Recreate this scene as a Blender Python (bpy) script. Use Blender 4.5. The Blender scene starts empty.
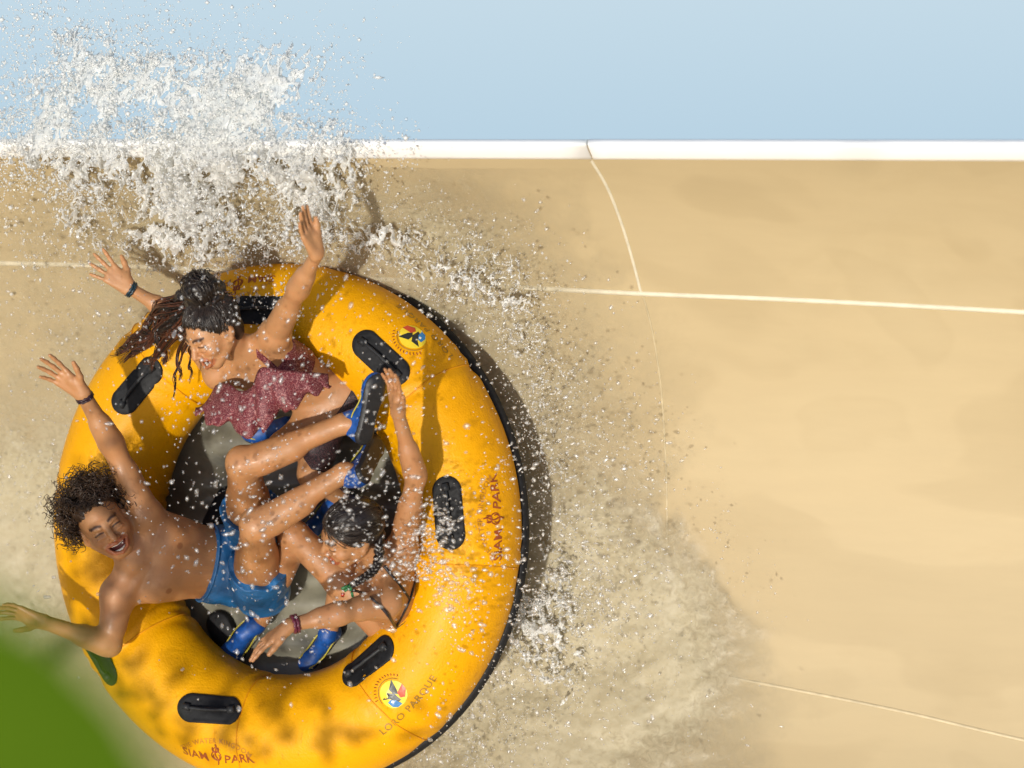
import bpy, math, random
import numpy as np
from mathutils import Matrix, Vector
rng = np.random.default_rng(7); random.seed(7)
PI = math.pi
rad = math.radians
scene = bpy.context.scene
COL = scene.collection

# ------------------------------------------------------------------ frames
PITCH = rad(45)                     # the camera looks down onto the sloping slide wall
cp, sp = math.cos(PITCH), math.sin(PITCH)
R3 = Matrix(((1, 0, 0), (0, sp, -cp), (0, cp, sp)))
M4 = Matrix.Translation((0, 0, 7)) @ R3.to_4x4()
D, F = 8.0, 2160.0                  # distance to the raft, focal length in pixels
PSI = rad(18)
U = np.array([math.cos(PSI), 0, math.sin(PSI)])
V = np.array([0., 1., 0.])
N = np.array([-math.sin(PSI), 0, math.cos(PSI)])
def P(px, py, z):
    return np.array([(px-512)/F*(D-z), (384-py)/F*(D-z), z])
C0 = P(282, 526, 0.0)               # raft centre
def Q(px, py, n):                   # point n metres above the raft plane
    o = np.array([0, 0, D]); d = np.array([(px-512)/F, (384-py)/F, -1.0])
    t = (n - (o-C0) @ N)/(d @ N)
    return o + t*d
def proj(p):
    p = np.asarray(p); w = D-p[..., 2]
    return 512+p[..., 0]/w*F, 384-p[..., 1]/w*F
def norm(v):
    v = np.asarray(v, float); return v/np.linalg.norm(v)

# ------------------------------------------------------------------ objects
def mesh_obj(name, verts, faces, mat, parent=None, base=None, smooth=True, tint=None, mats=None, midx=None):
    verts = np.asarray(verts, float)
    if base is None: base = parent_base.get(parent.name if parent else '', np.zeros(3))
    me = bpy.data.meshes.new(name)
    vv = (verts-base).astype(np.float32)
    if isinstance(faces, np.ndarray):
        nf, k = faces.shape
        me.vertices.add(len(vv)); me.vertices.foreach_set('co', vv.ravel())
        me.loops.add(nf*k); me.loops.foreach_set('vertex_index', faces.astype(np.int32).ravel())
        me.polygons.add(nf)
        me.polygons.foreach_set('loop_start', np.arange(0, nf*k, k, dtype=np.int32))
        me.update(calc_edges=True)
    else:
        me.from_pydata([tuple(map(float, v)) for v in vv], [], faces); me.update()
    me.validate()
    if smooth: me.polygons.foreach_set('use_smooth', np.ones(len(me.polygons), dtype=bool))
    if tint is not None:
        at = me.color_attributes.new('tint', 'FLOAT_COLOR', 'POINT')
        at.data.foreach_set('color', np.asarray(tint, np.float32).ravel())
    for m in (mats or [mat]): me.materials.append(m)
    if midx is not None: me.polygons.foreach_set('material_index', np.asarray(midx, np.int32))
    o = bpy.data.objects.new(name, me); COL.objects.link(o)
    if parent: o.parent = parent
    else:
        o.matrix_world = M4 @ Matrix.Translation(Vector(base))
    parent_base[o.name] = np.array(base)
    return o
parent_base = {'': np.zeros(3)}
def thing(name, label, cat, base, group=None):
    o = bpy.data.objects.new(name, None); COL.objects.link(o)
    o.matrix_world = M4 @ Matrix.Translation(Vector(base)); parent_base[o.name] = np.array(base)
    o['label'] = label; o['category'] = cat
    if group: o['group'] = group
    o.empty_display_size = .1
    return o
def tag(o, label=None, cat=None, group=None, kind=None):
    if label: o['label'] = label
    if cat: o['category'] = cat
    if group: o['group'] = group
    if kind: o['kind'] = kind
    return o

# ------------------------------------------------------------------ mesh collectors
class MB:
    def __init__(s): s.v = []; s.f = []; s.n = 0
    def add(s, v, f):
        v = np.asarray(v, float); s.v.append(v); s.f += [tuple(i+s.n for i in q) for q in f]; s.n += len(v)
    def tube(s, pts, r, k=6, cap=True):
        pts = np.asarray(pts, float); m = len(pts)
        r = np.broadcast_to(np.asarray(r, float), (m,))
        t = np.gradient(pts, axis=0); t /= np.linalg.norm(t, axis=1)[:, None]+1e-12
        a = np.array([.31, .52, .79]) if abs(t[0] @ np.array([.31, .52, .79])) < .9 else np.array([1., 0, 0])
        vs = []; an = np.arange(k)*2*PI/k
        for i in range(m):
            a = a-t[i]*(a @ t[i]); a /= np.linalg.norm(a)+1e-12
            b = np.cross(t[i], a)
            vs.append(pts[i]+r[i]*(np.cos(an)[:, None]*a+np.sin(an)[:, None]*b))
        f = []
        for i in range(m-1):
            for j in range(k):
                j2 = (j+1) % k
                f.append((i*k+j, i*k+j2, (i+1)*k+j2, (i+1)*k+j))
        if cap: f.append(tuple(range(k-1, -1, -1))); f.append(tuple((m-1)*k+j for j in range(k)))
        s.add(np.concatenate(vs), f)
    def build(s, name, mat, parent=None, **kw):
        return mesh_obj(name, np.concatenate(s.v), s.f, mat, parent, **kw)
def catmull(pts, n):
    pts = np.asarray(pts, float)
    p = np.vstack([2*pts[0]-pts[1], pts, 2*pts[-1]-pts[-2]])
    out = []; m = len(pts)-1
    for q in np.linspace(0, m-1e-9, n):
        i = int(q); t = q-i; a, b, c, d = p[i:i+4]
        out.append(.5*((2*b)+(c-a)*t+(2*a-5*b+4*c-d)*t*t+(3*b-a-3*c+d)*t**3))
    return np.array(out)

# ------------------------------------------------------------------ noise
_lat = rng.random((32, 32, 32)).astype(np.float32)*2-1
def vnoise(x, y, z, off=0):
    x = x+off*7.13; y = y+off*3.71; z = z+off*5.37
    xi = np.floor(x).astype(np.int32); yi = np.floor(y).astype(np.int32); zi = np.floor(z).astype(np.int32)
    fx = (x-xi).astype(np.float32); fy = (y-yi).astype(np.float32); fz = (z-zi).astype(np.float32)
    fx = fx*fx*(3-2*fx); fy = fy*fy*(3-2*fy); fz = fz*fz*(3-2*fz)
    xi &= 31; yi &= 31; zi &= 31; x1 = (xi+1) & 31; y1 = (yi+1) & 31; z1 = (zi+1) & 31
    L = _lat
    a = L[xi, yi, zi]*(1-fx)+L[x1, yi, zi]*fx; b = L[xi, y1, zi]*(1-fx)+L[x1, y1, zi]*fx
    c = L[xi, yi, z1]*(1-fx)+L[x1, yi, z1]*fx; d = L[xi, y1, z1]*(1-fx)+L[x1, y1, z1]*fx
    return (a*(1-fy)+b*fy)*(1-fz)+(c*(1-fy)+d*fy)*fz
def fbm(x, y, z, octv=3, off=0):
    s = 0; a = 1.; t = 0
    for i in range(octv):
        s = s+a*vnoise(x*2**i, y*2**i, z*2**i, off+i); t += a; a *= .5
    return s/t

# ------------------------------------------------------------------ signed distance bodies
class SDF:
    def __init__(s, lo, hi, vox):
        s.lo = np.asarray(lo, float); s.vox = vox
        s.dim = np.ceil((np.asarray(hi)-s.lo)/vox).astype(int)+1
        s.a = np.full(s.dim, .06, np.float32)
    def block(s, lo, hi):
        i0 = np.clip(np.floor((np.asarray(lo)-s.lo)/s.vox).astype(int), 0, s.dim-1)
        i1 = np.clip(np.ceil((np.asarray(hi)-s.lo)/s.vox).astype(int)+1, 1, s.dim)
        sl = tuple(slice(a, b) for a, b in zip(i0, i1))
        ax = [(s.lo[k]+s.vox*np.arange(i0[k], i1[k])).astype(np.float32) for k in range(3)]
        return sl, ax[0][:, None, None], ax[1][None, :, None], ax[2][None, None, :]
    def _mix(s, sl, d, k, sub):
        b = s.a[sl]
        if sub:
            d = -d; h = np.maximum(k-np.abs(b-d), 0)/k; s.a[sl] = np.maximum(b, d)+h*h*k*.25
        else:
            h = np.maximum(k-np.abs(b-d), 0)/k; s.a[sl] = np.minimum(b, d)-h*h*k*.25
    def cone(s, p, q, r1, r2, k=.02, sub=False):
        p = np.asarray(p, float); q = np.asarray(q, float)
        m = max(r1, r2)+k+4*s.vox
        sl, X, Y, Z = s.block(np.minimum(p, q)-m, np.maximum(p, q)+m)
        ba = q-p; l2 = ba @ ba
        if l2 < 1e-10: return s.ell(p, (r1,)*3, None, k, sub)
        rr = r1-r2; a2 = l2-rr*rr; il2 = 1/l2
        x = X-p[0]; y = Y-p[1]; z = Z-p[2]
        yy = x*ba[0]+y*ba[1]+z*ba[2]
        zz = yy-l2
        pl = x*x+y*y+z*z
        x2 = np.maximum(pl*l2-yy*yy, 0)*l2     # dot2(pa*l2-ba*y)
        y2 = yy*yy*l2; z2 = zz*zz*l2
        kk = np.sign(rr)*rr*rr*x2
        d = (np.sqrt(np.maximum(x2*a2*il2, 0))+yy*rr)*il2-r1
        c1 = np.sign(zz)*a2*z2 > kk; c2 = np.sign(yy)*a2*y2 < kk
        d = np.where(c1, np.sqrt(x2+z2)*il2-r2, np.where(c2, np.sqrt(x2+y2)*il2-r1, d))
        s._mix(sl, d.astype(np.float32), k, sub)
    def ell(s, c, r, rot=None, k=.02, sub=False):
        c = np.asarray(c, float); r = np.asarray(r, float); m = r.max()+k+4*s.vox
        sl, X, Y, Z = s.block(c-m, c+m)
        x = X-c[0]; y = Y-c[1]; z = Z-c[2]
        if rot is None: rot = np.eye(3)      # rows: local axes
        a = [x*rot[i][0]+y*rot[i][1]+z*rot[i][2] for i in range(3)]
        k0 = np.sqrt(sum((a[i]/r[i])**2 for i in range(3)))+1e-6
        k1 = np.sqrt(sum((a[i]/r[i]**2)**2 for i in range(3)))+1e-6
        s._mix(sl, (k0*(k0-1)/k1).astype(np.float32), k, sub)
    def chain(s, pts, rs, k=.02):
        for i in range(len(pts)-1): s.cone(pts[i], pts[i+1], rs[i], rs[i+1], k)
    def mesh(s):
        return surface_nets(s.a, s.lo, s.vox)
def surface_nets(A, lo, vox):
    ins = A < 0
    c = ins[:-1].astype(np.uint8)+ins[1:]
    c = c[:, :-1]+c[:, 1:]; c = c[:, :, :-1]+c[:, :, 1:]
    act = (c > 0) & (c < 8)
    idx = np.argwhere(act)
    vid = np.full(act.shape, -1, np.int32); vid[act] = np.arange(len(idx), dtype=np.int32)
    i, j, k = idx.T
    corner = [(a, b, d) for a in (0, 1) for b in (0, 1) for d in (0, 1)]
    vals = np.stack([A[i+a, j+b, k+d] for a, b, d in corner], 1)
    cor = np.array(corner, np.float32)
    acc = np.zeros((len(idx), 3), np.float32); cnt = np.zeros(len(idx), np.float32)
    for e in range(8):
        for g in range(e+1, 8):
            if np.abs(cor[e]-cor[g]).sum() != 1: continue
            va, vb = vals[:, e], vals[:, g]
            m = (va < 0) != (vb < 0)
            t = np.where(m, va/np.where(m, va-vb, 1), 0)
            acc += np.where(m[:, None], cor[e]+(cor[g]-cor[e])*t[:, None], 0); cnt += m
    vs = np.asarray(lo)+vox*(idx+acc/cnt[:, None])
    faces = []
    for ax in range(3):
        s0 = [slice(None)]*3; s1 = [slice(None)]*3
        s0[ax] = slice(None, -1); s1[ax] = slice(1, None)
        o = [a for a in range(3) if a != ax]
        a0, a1 = ins[tuple(s0)], ins[tuple(s1)]
        e = np.argwhere(a0 != a1)
        ok = (e[:, o[0]] > 0) & (e[:, o[1]] > 0) & (e[:, o[0]] < act.shape[o[0]]) & (e[:, o[1]] < act.shape[o[1]])
        e = e[ok]
        q = []
        for da, db in ((0, 0), (1, 0), (1, 1), (0, 1)):
            w = e.copy(); w[:, o[0]] -= da; w[:, o[1]] -= db
            q.append(vid[w[:, 0], w[:, 1], w[:, 2]])
        q = np.stack(q, 1)
        flip = a0[e[:, 0], e[:, 1], e[:, 2]]
        if ax == 1: flip = ~flip
        q[~flip] = q[~flip][:, ::-1]
        faces.append(q)
    return vs, np.concatenate(faces)

# ------------------------------------------------------------------ materials
def new_mat(name):
    m = bpy.data.materials.new(name); m.use_nodes = True
    nt = m.node_tree; b = nt.nodes['Principled BSDF']
    return m, nt, b
def nd(nt, t, **kw):
    n = nt.nodes.new(t)
    for k, v in kw.items():
        if k in n.inputs: n.inputs[k].default_value = v
        else: setattr(n, k, v)
    return n
def ramp(nt, fac, stops):
    r = nt.nodes.new('ShaderNodeValToRGB'); e = r.color_ramp.elements
    while len(e) < len(stops): e.new(.5)
    for s, (p, c) in zip(e, stops): s.position = p; s.color = (*c, 1)
    nt.links.new(fac, r.inputs[0]); return r.outputs[0]
def bump(nt, b, h, strength=.2, dist=.01):
    bp = nd(nt, 'ShaderNodeBump', Strength=strength, Distance=dist)
    nt.links.new(h, bp.inputs['Height']); nt.links.new(bp.outputs[0], b.inputs['Normal']); return bp
def tex(nt, kind, scale, detail=4, rough=.5, coord='Object', vec=None, **kw):
    t = nt.nodes.new(kind); t.inputs['Scale'].default_value = scale
    if 'Detail' in t.inputs: t.inputs['Detail'].default_value = detail
    if 'Roughness' in t.inputs: t.inputs['Roughness'].default_value = rough
    for k, v in kw.items():
        if k in t.inputs: t.inputs[k].default_value = v
        else: setattr(t, k, v)
    if vec is None:
        tc = nt.nodes.new('ShaderNodeTexCoord'); vec = tc.outputs[coord]
    nt.links.new(vec, t.inputs['Vector']); return t
def mapped(nt, scale=(1, 1, 1), coord='Object'):
    tc = nt.nodes.new('ShaderNodeTexCoord'); mp = nt.nodes.new('ShaderNodeMapping')
    mp.inputs['Scale'].default_value = scale; nt.links.new(tc.outputs[coord], mp.inputs[0]); return mp.outputs[0]
def simple(name, col, rough=.5, var=.12, scale=30, bstr=.1, coat=0, spec=.5):
    m, nt, b = new_mat(name)
    t = tex(nt, 'ShaderNodeTexNoise', scale)
    c0 = tuple(max(0, x*(1-var)) for x in col); c1 = tuple(min(1, x*(1+var)) for x in col)
    nt.links.new(ramp(nt, t.outputs[0], [(.3, c0), (.7, c1)]), b.inputs['Base Color'])
    b.inputs['Roughness'].default_value = rough; b.inputs['Coat Weight'].default_value = coat
    b.inputs['Specular IOR Level'].default_value = spec
    if bstr: bump(nt, b, t.outputs[0], bstr, .004)
    return m
def tinted(name, base, rough=.4, coat=.3, fine=220, bstr=.15, sss=0.0):
    """skin or fabric: base colour multiplied by the vertex tint (lips, brows, prints)"""
    m, nt, b = new_mat(name)
    at = nd(nt, 'ShaderNodeAttribute', attribute_name='tint')
    t = tex(nt, 'ShaderNodeTexNoise', 11, 7, .66)
    c = ramp(nt, t.outputs[0], [(.28, (base[0]*.84, base[1]*.80, base[2]*.78)), (.48, base), (.58, (base[0]*1.03, base[1]*.97, base[2]*.93)), (.75, (base[0]*1.09, base[1]*1.1, base[2]*1.08))])
    mx = nd(nt, 'ShaderNodeMix', data_type='RGBA', blend_type='MULTIPLY'); mx.inputs[0].default_value = 1
    nt.links.new(c, mx.inputs[6]); nt.links.new(at.outputs['Color'], mx.inputs[7])
    nt.links.new(mx.outputs[2], b.inputs['Base Color'])
    b.inputs['Roughness'].default_value = rough; b.inputs['Coat Weight'].default_value = coat
    b.inputs['Coat Roughness'].default_value = .18
    if sss:
        b.inputs['Subsurface Weight'].default_value = sss
        b.inputs['Subsurface Radius'].default_value = (.012, .005, .003); b.inputs['Subsurface Scale'].default_value = 1
    t2 = tex(nt, 'ShaderNodeTexNoise', fine, 4, .7); bump(nt, b, t2.outputs[0], bstr*1.6, .003)
    t3 = tex(nt, 'ShaderNodeTexNoise', 26, 4, .6); nt.links.new(ramp(nt, t3.outputs[0], [(.35, (.62,)*3), (.68, (.34,)*3)]), b.inputs['Roughness'])
    return m
def mat_water(name, white, gloss, rough=.3):
    """broken water: mostly clear, partly white froth, with a bright gloss; what is left over is transparent"""
    m, nt, b = new_mat(name); nt.nodes.remove(b)
    df = nd(nt, 'ShaderNodeBsdfDiffuse'); df.inputs[0].default_value = (.95, .95, .93, 1)
    tl = nd(nt, 'ShaderNodeBsdfTranslucent'); tl.inputs[0].default_value = (.95, .95, .93, 1)
    tr = nd(nt, 'ShaderNodeBsdfTransparent'); gl = nd(nt, 'ShaderNodeBsdfGlossy'); gl.inputs['Roughness'].default_value = rough
    a = nd(nt, 'ShaderNodeMixShader'); a.inputs[0].default_value = .5; nt.links.new(df.outputs[0], a.inputs[1]); nt.links.new(tl.outputs[0], a.inputs[2])
    c = nd(nt, 'ShaderNodeMixShader'); c.inputs[0].default_value = white/(1-gloss); nt.links.new(tr.outputs[0], c.inputs[1]); nt.links.new(a.outputs[0], c.inputs[2])
    d = nd(nt, 'ShaderNodeMixShader'); d.inputs[0].default_value = gloss; nt.links.new(c.outputs[0], d.inputs[1]); nt.links.new(gl.outputs[0], d.inputs[2])
    nt.links.new(d.outputs[0], nt.nodes['Material Output'].inputs[0])
    return m
M = {}
def vinyl(name, c_lo, c_hi):
    m, nt, b = new_mat(name)
    t = tex(nt, 'ShaderNodeTexNoise', 3.2, 5, .6)
    nt.links.new(ramp(nt, t.outputs[0], [(.3, c_lo), (.7, c_hi)]), b.inputs['Base Color'])
    sc = tex(nt, 'ShaderNodeTexNoise', 40, 6, .7, vec=mapped(nt, (1, .25, 1)))
    mx2 = nd(nt, 'ShaderNodeMix', data_type='RGBA', blend_type='MULTIPLY'); mx2.inputs[0].default_value = 1
    lk = b.inputs['Base Color'].links[0].from_socket; nt.links.new(lk, mx2.inputs[6]); nt.links.new(ramp(nt, sc.outputs[0], [(.30, (.80, .74, .7)), (.40, (1, 1, 1))]), mx2.inputs[7]); nt.links.new(mx2.outputs[2], b.inputs['Base Color'])
    b.inputs['Roughness'].default_value = .46; b.inputs['Coat Weight'].default_value = .04; b.inputs['Coat Roughness'].default_value = .3; b.inputs['Specular IOR Level'].default_value = .2
    v = tex(nt, 'ShaderNodeTexNoise', 16, 6, .65, Distortion=1.5)
    v2 = tex(nt, 'ShaderNodeTexVoronoi', 120); 
    mx = nd(nt, 'ShaderNodeMath', operation='MULTIPLY_ADD'); mx.inputs[1].default_value = -.25
    nt.links.new(v2.outputs[0], mx.inputs[0]); nt.links.new(v.outputs[0], mx.inputs[2])
    bump(nt, b, mx.outputs[0], .28, .012)
    return m
M['yellow'] = vinyl('yellow_vinyl', (.71, .315, .0), (.79, .372, .0))
M['welt'] = vinyl('yellow_welt', (.62, .25, .004), (.70, .29, .005))
M['rubber'] = simple('black_rubber', (.010, .010, .011), .6, .4, 60, .25, spec=.25)
M['grip'] = simple('worn_grip', (.022, .023, .025), .5, .3, 60, .2, spec=.3)
M['floor'] = simple('raft_floor_grey', (.15, .14, .10), .5, .3, 12, .2, coat=.3)
M['maroon_ink'] = simple('maroon_ink', (.30, .06, .01), .45, .2, 80, 0)
M['gold_ink'] = simple('faded_ink', (.50, .20, .01), .45, .2, 80, 0)
M['olive_ink'] = simple('olive_ink', (.33, .17, .01), .45, .2, 80, 0)
M['emb_yellow'] = simple('emblem_yellow', (.80, .60, .03), .4, .05, 30, 0)
M['emb_black'] = simple('emblem_black', (.015, .02, .02), .4, .1, 30, 0)
M['emb_blue'] = simple('emblem_blue', (.02, .17, .42), .4, .1, 30, 0)
M['emb_red'] = simple('emblem_red', (.50, .06, .02), .4, .1, 30, 0)
M['emb_white'] = simple('emblem_white', (.7, .7, .65), .4, .1, 30, 0)
M['skin_a'] = tinted('skin_tan', (.43, .205, .084), .52, .06, sss=.1)
M['skin_b'] = tinted('skin_warm', (.45, .222, .096), .52, .06, sss=.1)
M['skin_c'] = tinted('skin_brown', (.39, .185, .078), .5, .08, sss=.1)
M['hair_black'] = simple('black_hair', (.014, .009, .007), .38, .4, 120, .3, coat=.1)
M['hair_strand'] = simple('dark_wet_strands', (.024, .015, .010), .32, .6, 60, 0, coat=.2)
M['hair_brown'] = simple('brown_curly_hair', (.050, .026, .013), .4, .4, 60, 0)
M['hair_red'] = simple('chestnut_hair', (.085, .026, .011), .4, .4, 40, 0)
M['teeth'] = simple('teeth', (.78, .74, .66), .25, .05, 50, 0)
M['white'] = simple('white_gelcoat', (.88, .88, .87), .35, .03, 6, .02, coat=.3)
M['seam'] = simple('seam_sealant', (.62, .56, .42), .5, .1, 20, .05)
M['seam_dull'] = simple('old_sealant', (.50, .41, .25), .5, .15, 20, .05)
M['splash'] = mat_water('splashing_water', .76, .06, .34)
M['drops'] = mat_water('water_drops', .10, .19, .36)
M['mist'] = mat_water('fine_white_spray', .88, .04, .4); M['flecks'] = mat_water('thin_spray', .20, .14, .38)

def mat_shorts():
    m, nt, b = new_mat('blue_shorts_cloth')
    t = tex(nt, 'ShaderNodeTexVoronoi', 42); n = tex(nt, 'ShaderNodeTexNoise', 9, 4)
    c = ramp(nt, t.outputs[0], [(.05, (.05, .22, .42)), (.22, (.012, .115, .30))])
    nt.links.new(c, b.inputs['Base Color']); b.inputs['Roughness'].default_value = .45; b.inputs['Coat Weight'].default_value = .15
    bump(nt, b, n.outputs[0], .5, .02); return m
M['shorts'] = mat_shorts()
def mat_print(name, ground, ink, pale, scale=38, thr=.055):
    m, nt, b = new_mat(name)
    n = tex(nt, 'ShaderNodeTexNoise', scale*.5, 2); 
    mp = nd(nt, 'ShaderNodeVectorMath', operation='MULTIPLY_ADD'); mp.inputs[1].default_value = (.03, .03, .03)
    tc = nd(nt, 'ShaderNodeTexCoord'); nt.links.new(n.outputs['Color'], mp.inputs[0]); nt.links.new(tc.outputs['Object'], mp.inputs[2])
    v = tex(nt, 'ShaderNodeTexVoronoi', scale, vec=mp.outputs[0])
    w = nd(nt, 'ShaderNodeMath', operation='MULTIPLY'); w.inputs[1].default_value = 3.1
    nt.links.new(v.outputs[0], w.inputs[0]); fr = nd(nt, 'ShaderNodeMath', operation='FRACT'); nt.links.new(w.outputs[0], fr.inputs[0])
    c = ramp(nt, fr.outputs[0], [(0., pale), (.16, ink), (.35, ground), (.86, ground), (1., pale)])
    nt.links.new(c, b.inputs['Base Color']); b.inputs['Roughness'].default_value = .6
    t2 = tex(nt, 'ShaderNodeTexNoise', 20, 5); bump(nt, b, t2.outputs[0], .35, .012); return m
M['print'] = mat_print('wine_paisley_cloth', (.12, .014, .022), (.22, .022, .028), (.42, .22, .20))
M['dark_print'] = mat_print('dark_print_cloth', (.018, .012, .016), (.07, .012, .018), (.10, .07, .07), 45)
M['black_cloth'] = simple('black_swim_cloth', (.016, .012, .015), .5, .3, 60, .2)
M['shoe_blue'] = simple('blue_neoprene', (.006, .062, .26), .5, .35, 45, .25)
M['shoe_black'] = simple('black_shoe_rubber', (.012, .012, .014), .5, .3, 60, .25)
M['piping'] = simple('yellow_piping', (.45, .38, .05), .5, .1, 60, 0)
M['bracelet'] = simple('dark_bracelet', (.03, .012, .02), .4, .5, 200, .4)
M['bracelet_blue'] = simple('teal_bracelet', (.01, .03, .045), .35, .5, 200, .4)
M['watch'] = simple('plum_band', (.10, .012, .03), .35, .5, 160, .3)
M['tie_green'] = simple('green_hair_tie', (.03, .16, .05), .5, .3, 90, .3)
M['tie_red'] = simple('red_bead', (.5, .05, .02), .4, .2, 90, .1)

# ================================================================== THE SLIDE WALL
RW, V0, NB = 1.9, -.29, -.48
VR = 1.362                                      # rim height along the wall's v axis
def wall_n(v): return NB+RW-np.sqrt(np.maximum(RW**2-(v-V0)**2, .02))
TAU = .036                                      # the channel drops a little to the right
def wallp(a, v, h=0.):
    """a along the channel, v up the cross-section, h above the surface"""
    a = np.asarray(a, float); v = np.asarray(v, float); h = np.asarray(h, float)
    vc = np.clip(v, -3.0, VR); nn = wall_n(np.clip(vc, -1.6, VR))
    nn = np.where(vc < -1.6, wall_n(-1.6)-(vc+1.6)*.85, nn)
    sl = (np.clip(vc, -1.6, VR)-V0)/np.sqrt(RW**2-(np.clip(vc, -1.6, VR)-V0)**2)
    il = 1/np.sqrt(1+sl*sl)
    up = v-vc                                   # above the rim: straight up and a little inwards
    vv = vc-h*sl*il+up; nn = nn+h*il-up*.15
    vv = vv-TAU*a
    return C0+a[..., None]*U+vv[..., None]*V+nn[..., None]*N
def cast(px, py, h=0.):                         # pixel to (a, v) on the wall
    a, v = (px-293)/270, (527-py)/270
    for _ in range(40):
        x, y = proj(wallp(a, v, h)); a += (px-x)/290; v = min(v+(py-y)*-1/420, VR+1.5)
    return a, v
def grid_faces(nu, nv):
    i = np.arange(nu-1)[:, None]*nv+np.arange(nv-1)[None, :]
    return np.stack([i, i+nv, i+nv+1, i+1], -1).reshape(-1, 4)

def mat_wall():
    m, nt, b = new_mat('sand_gelcoat')
    v = mapped(nt, (.6, 1.4, 1))
    t = tex(nt, 'ShaderNodeTexNoise', 1.0, 3, .45, vec=v, Distortion=.6); t2 = tex(nt, 'ShaderNodeTexNoise', 5, 7, .66, vec=mapped(nt, (.12, 1.8, 1)))
    c = ramp(nt, t.outputs[0], [(.36, (.415, .323, .183)), (.455, (.43, .336, .192)), (.475, (.455, .357, .206)), (.56, (.459, .362, .21)), (.575, (.444, .349, .201)), (.7, (.464, .368, .217))])
    w_ = tex(nt, 'ShaderNodeTexNoise', 2.2, 5, .6, vec=mapped(nt, (.5, 1., 1)), Distortion=.5)
    st = nd(nt, 'ShaderNodeMix', data_type='RGBA', blend_type='MULTIPLY'); st.inputs[0].default_value = 1
    nt.links.new(c, st.inputs[6]); nt.links.new(ramp(nt, w_.outputs[0], [(.36, (.975, .97, .96)), (.46, (1, 1, 1))]), st.inputs[7])
    mx = nd(nt, 'ShaderNodeMix', data_type='RGBA', blend_type='OVERLAY'); mx.inputs[0].default_value = .07
    nt.links.new(st.outputs[2], mx.inputs[6]); nt.links.new(t2.outputs[0], mx.inputs[7]); nt.links.new(mx.outputs[2], b.inputs['Base Color'])
    b.inputs['Roughness'].default_value = .62; b.inputs['Specular IOR Level'].default_value = .3
    bump(nt, b, t2.outputs[0], .02, .01)
    return m
M['wall'] = mat_wall()
slide_base = wallp(0., -1.2)
slide = thing('water_slide', 'sand coloured curved wall of a water slide with a white rim and pale seams', 'water slide', slide_base)
A0, A1 = -5.0, 5.0
ga = np.linspace(A0, A1, 120); gv = np.concatenate([np.linspace(-3.0, -1.6, 12)[:-1], np.linspace(-1.6, VR, 110)])
AA, VV = np.meshgrid(ga, gv, indexing='ij')
mesh_obj('wall_panel', wallp(AA, VV).reshape(-1, 3), grid_faces(len(ga), len(gv)), M['wall'], slide)
# white rim: a folded lip, in two lengths that meet with a small step
def rim(a0, a1, dv, th):
    # rim profile as offsets (v, n) round the wall's edge, measured from the edge point
    t_ = th+dv
    prof = [(-.037, -.070), (-.041, -.058), (-.036, -.044), (-.005, .010), (.002, .016), (t_*.35, .014), (t_*.7, .008), (t_-.003, .003), (t_, -.004), (t_, -.10), (t_-.012, -.12), (.006, -.12), (.004, -.02)]
    aa = np.linspace(a0, a1, 60); e = wallp(aa, np.full_like(aa, VR))
    vs = np.stack([e+dvv*V+dn*N for dvv, dn in prof], 1)
    k = len(prof); f = []
    for i in range(len(aa)-1):
        for j in range(k):
            f.append((i*k+j, i*k+(j+1) % k, (i+1)*k+(j+1) % k, (i+1)*k+j))
    f += [tuple(range(k)), tuple((len(aa)-1)*k+j for j in range(k-1, -1, -1))]
    o = mesh_obj('rim', vs.reshape(-1, 3), f, M['white'], slide)
    return o
aj = cast(594, 160)[0]
rim(A0, aj-.0025, 0, .020); rim(aj+.0025, A1, -.003, .024)
def seam(name, pix, w, mat, n=40, h=.004):
    q = catmull(np.array([cast(x, y) for x, y in pix]), n)
    t = np.gradient(q, axis=0); t /= np.linalg.norm(t, axis=1)[:, None]; s = np.stack([-t[:, 1], t[:, 0]], 1)
    prof = [(-1, .0005), (-.7, h), (0, h*1.25), (.7, h), (1, .0005)]
    vs = np.stack([wallp(q[:, 0]+s[:, 0]*w*k, q[:, 1]+s[:, 1]*w*k, np.full(len(q), hh)) for k, hh in prof], 1)
    return mesh_obj(name, vs.reshape(-1, 3), grid_faces(len(q), 5), mat, slide)
seam('seam', [(591, 160), (607, 187), (621, 222), (632, 258), (641, 293)], .0055, M['seam'])
seam('seam', [(-300, 258), (0, 263), (150, 267), (330, 276), (500, 286), (641, 293.5), (800, 300), (1024, 312), (1400, 334)], .0075, M['seam'], 80, .007)
seam('seam', [(643, 296), (652, 330), (660, 380), (664, 430), (667, 520), (664, 620), (655, 760)], .0035, M['seam_dull'], 40, .002)
seam('seam', [(300, 600), (540, 641), (770, 685), (900, 711), (1024, 740), (1300, 800)], .0055, M['seam_dull'], 60, .0022)

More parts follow.
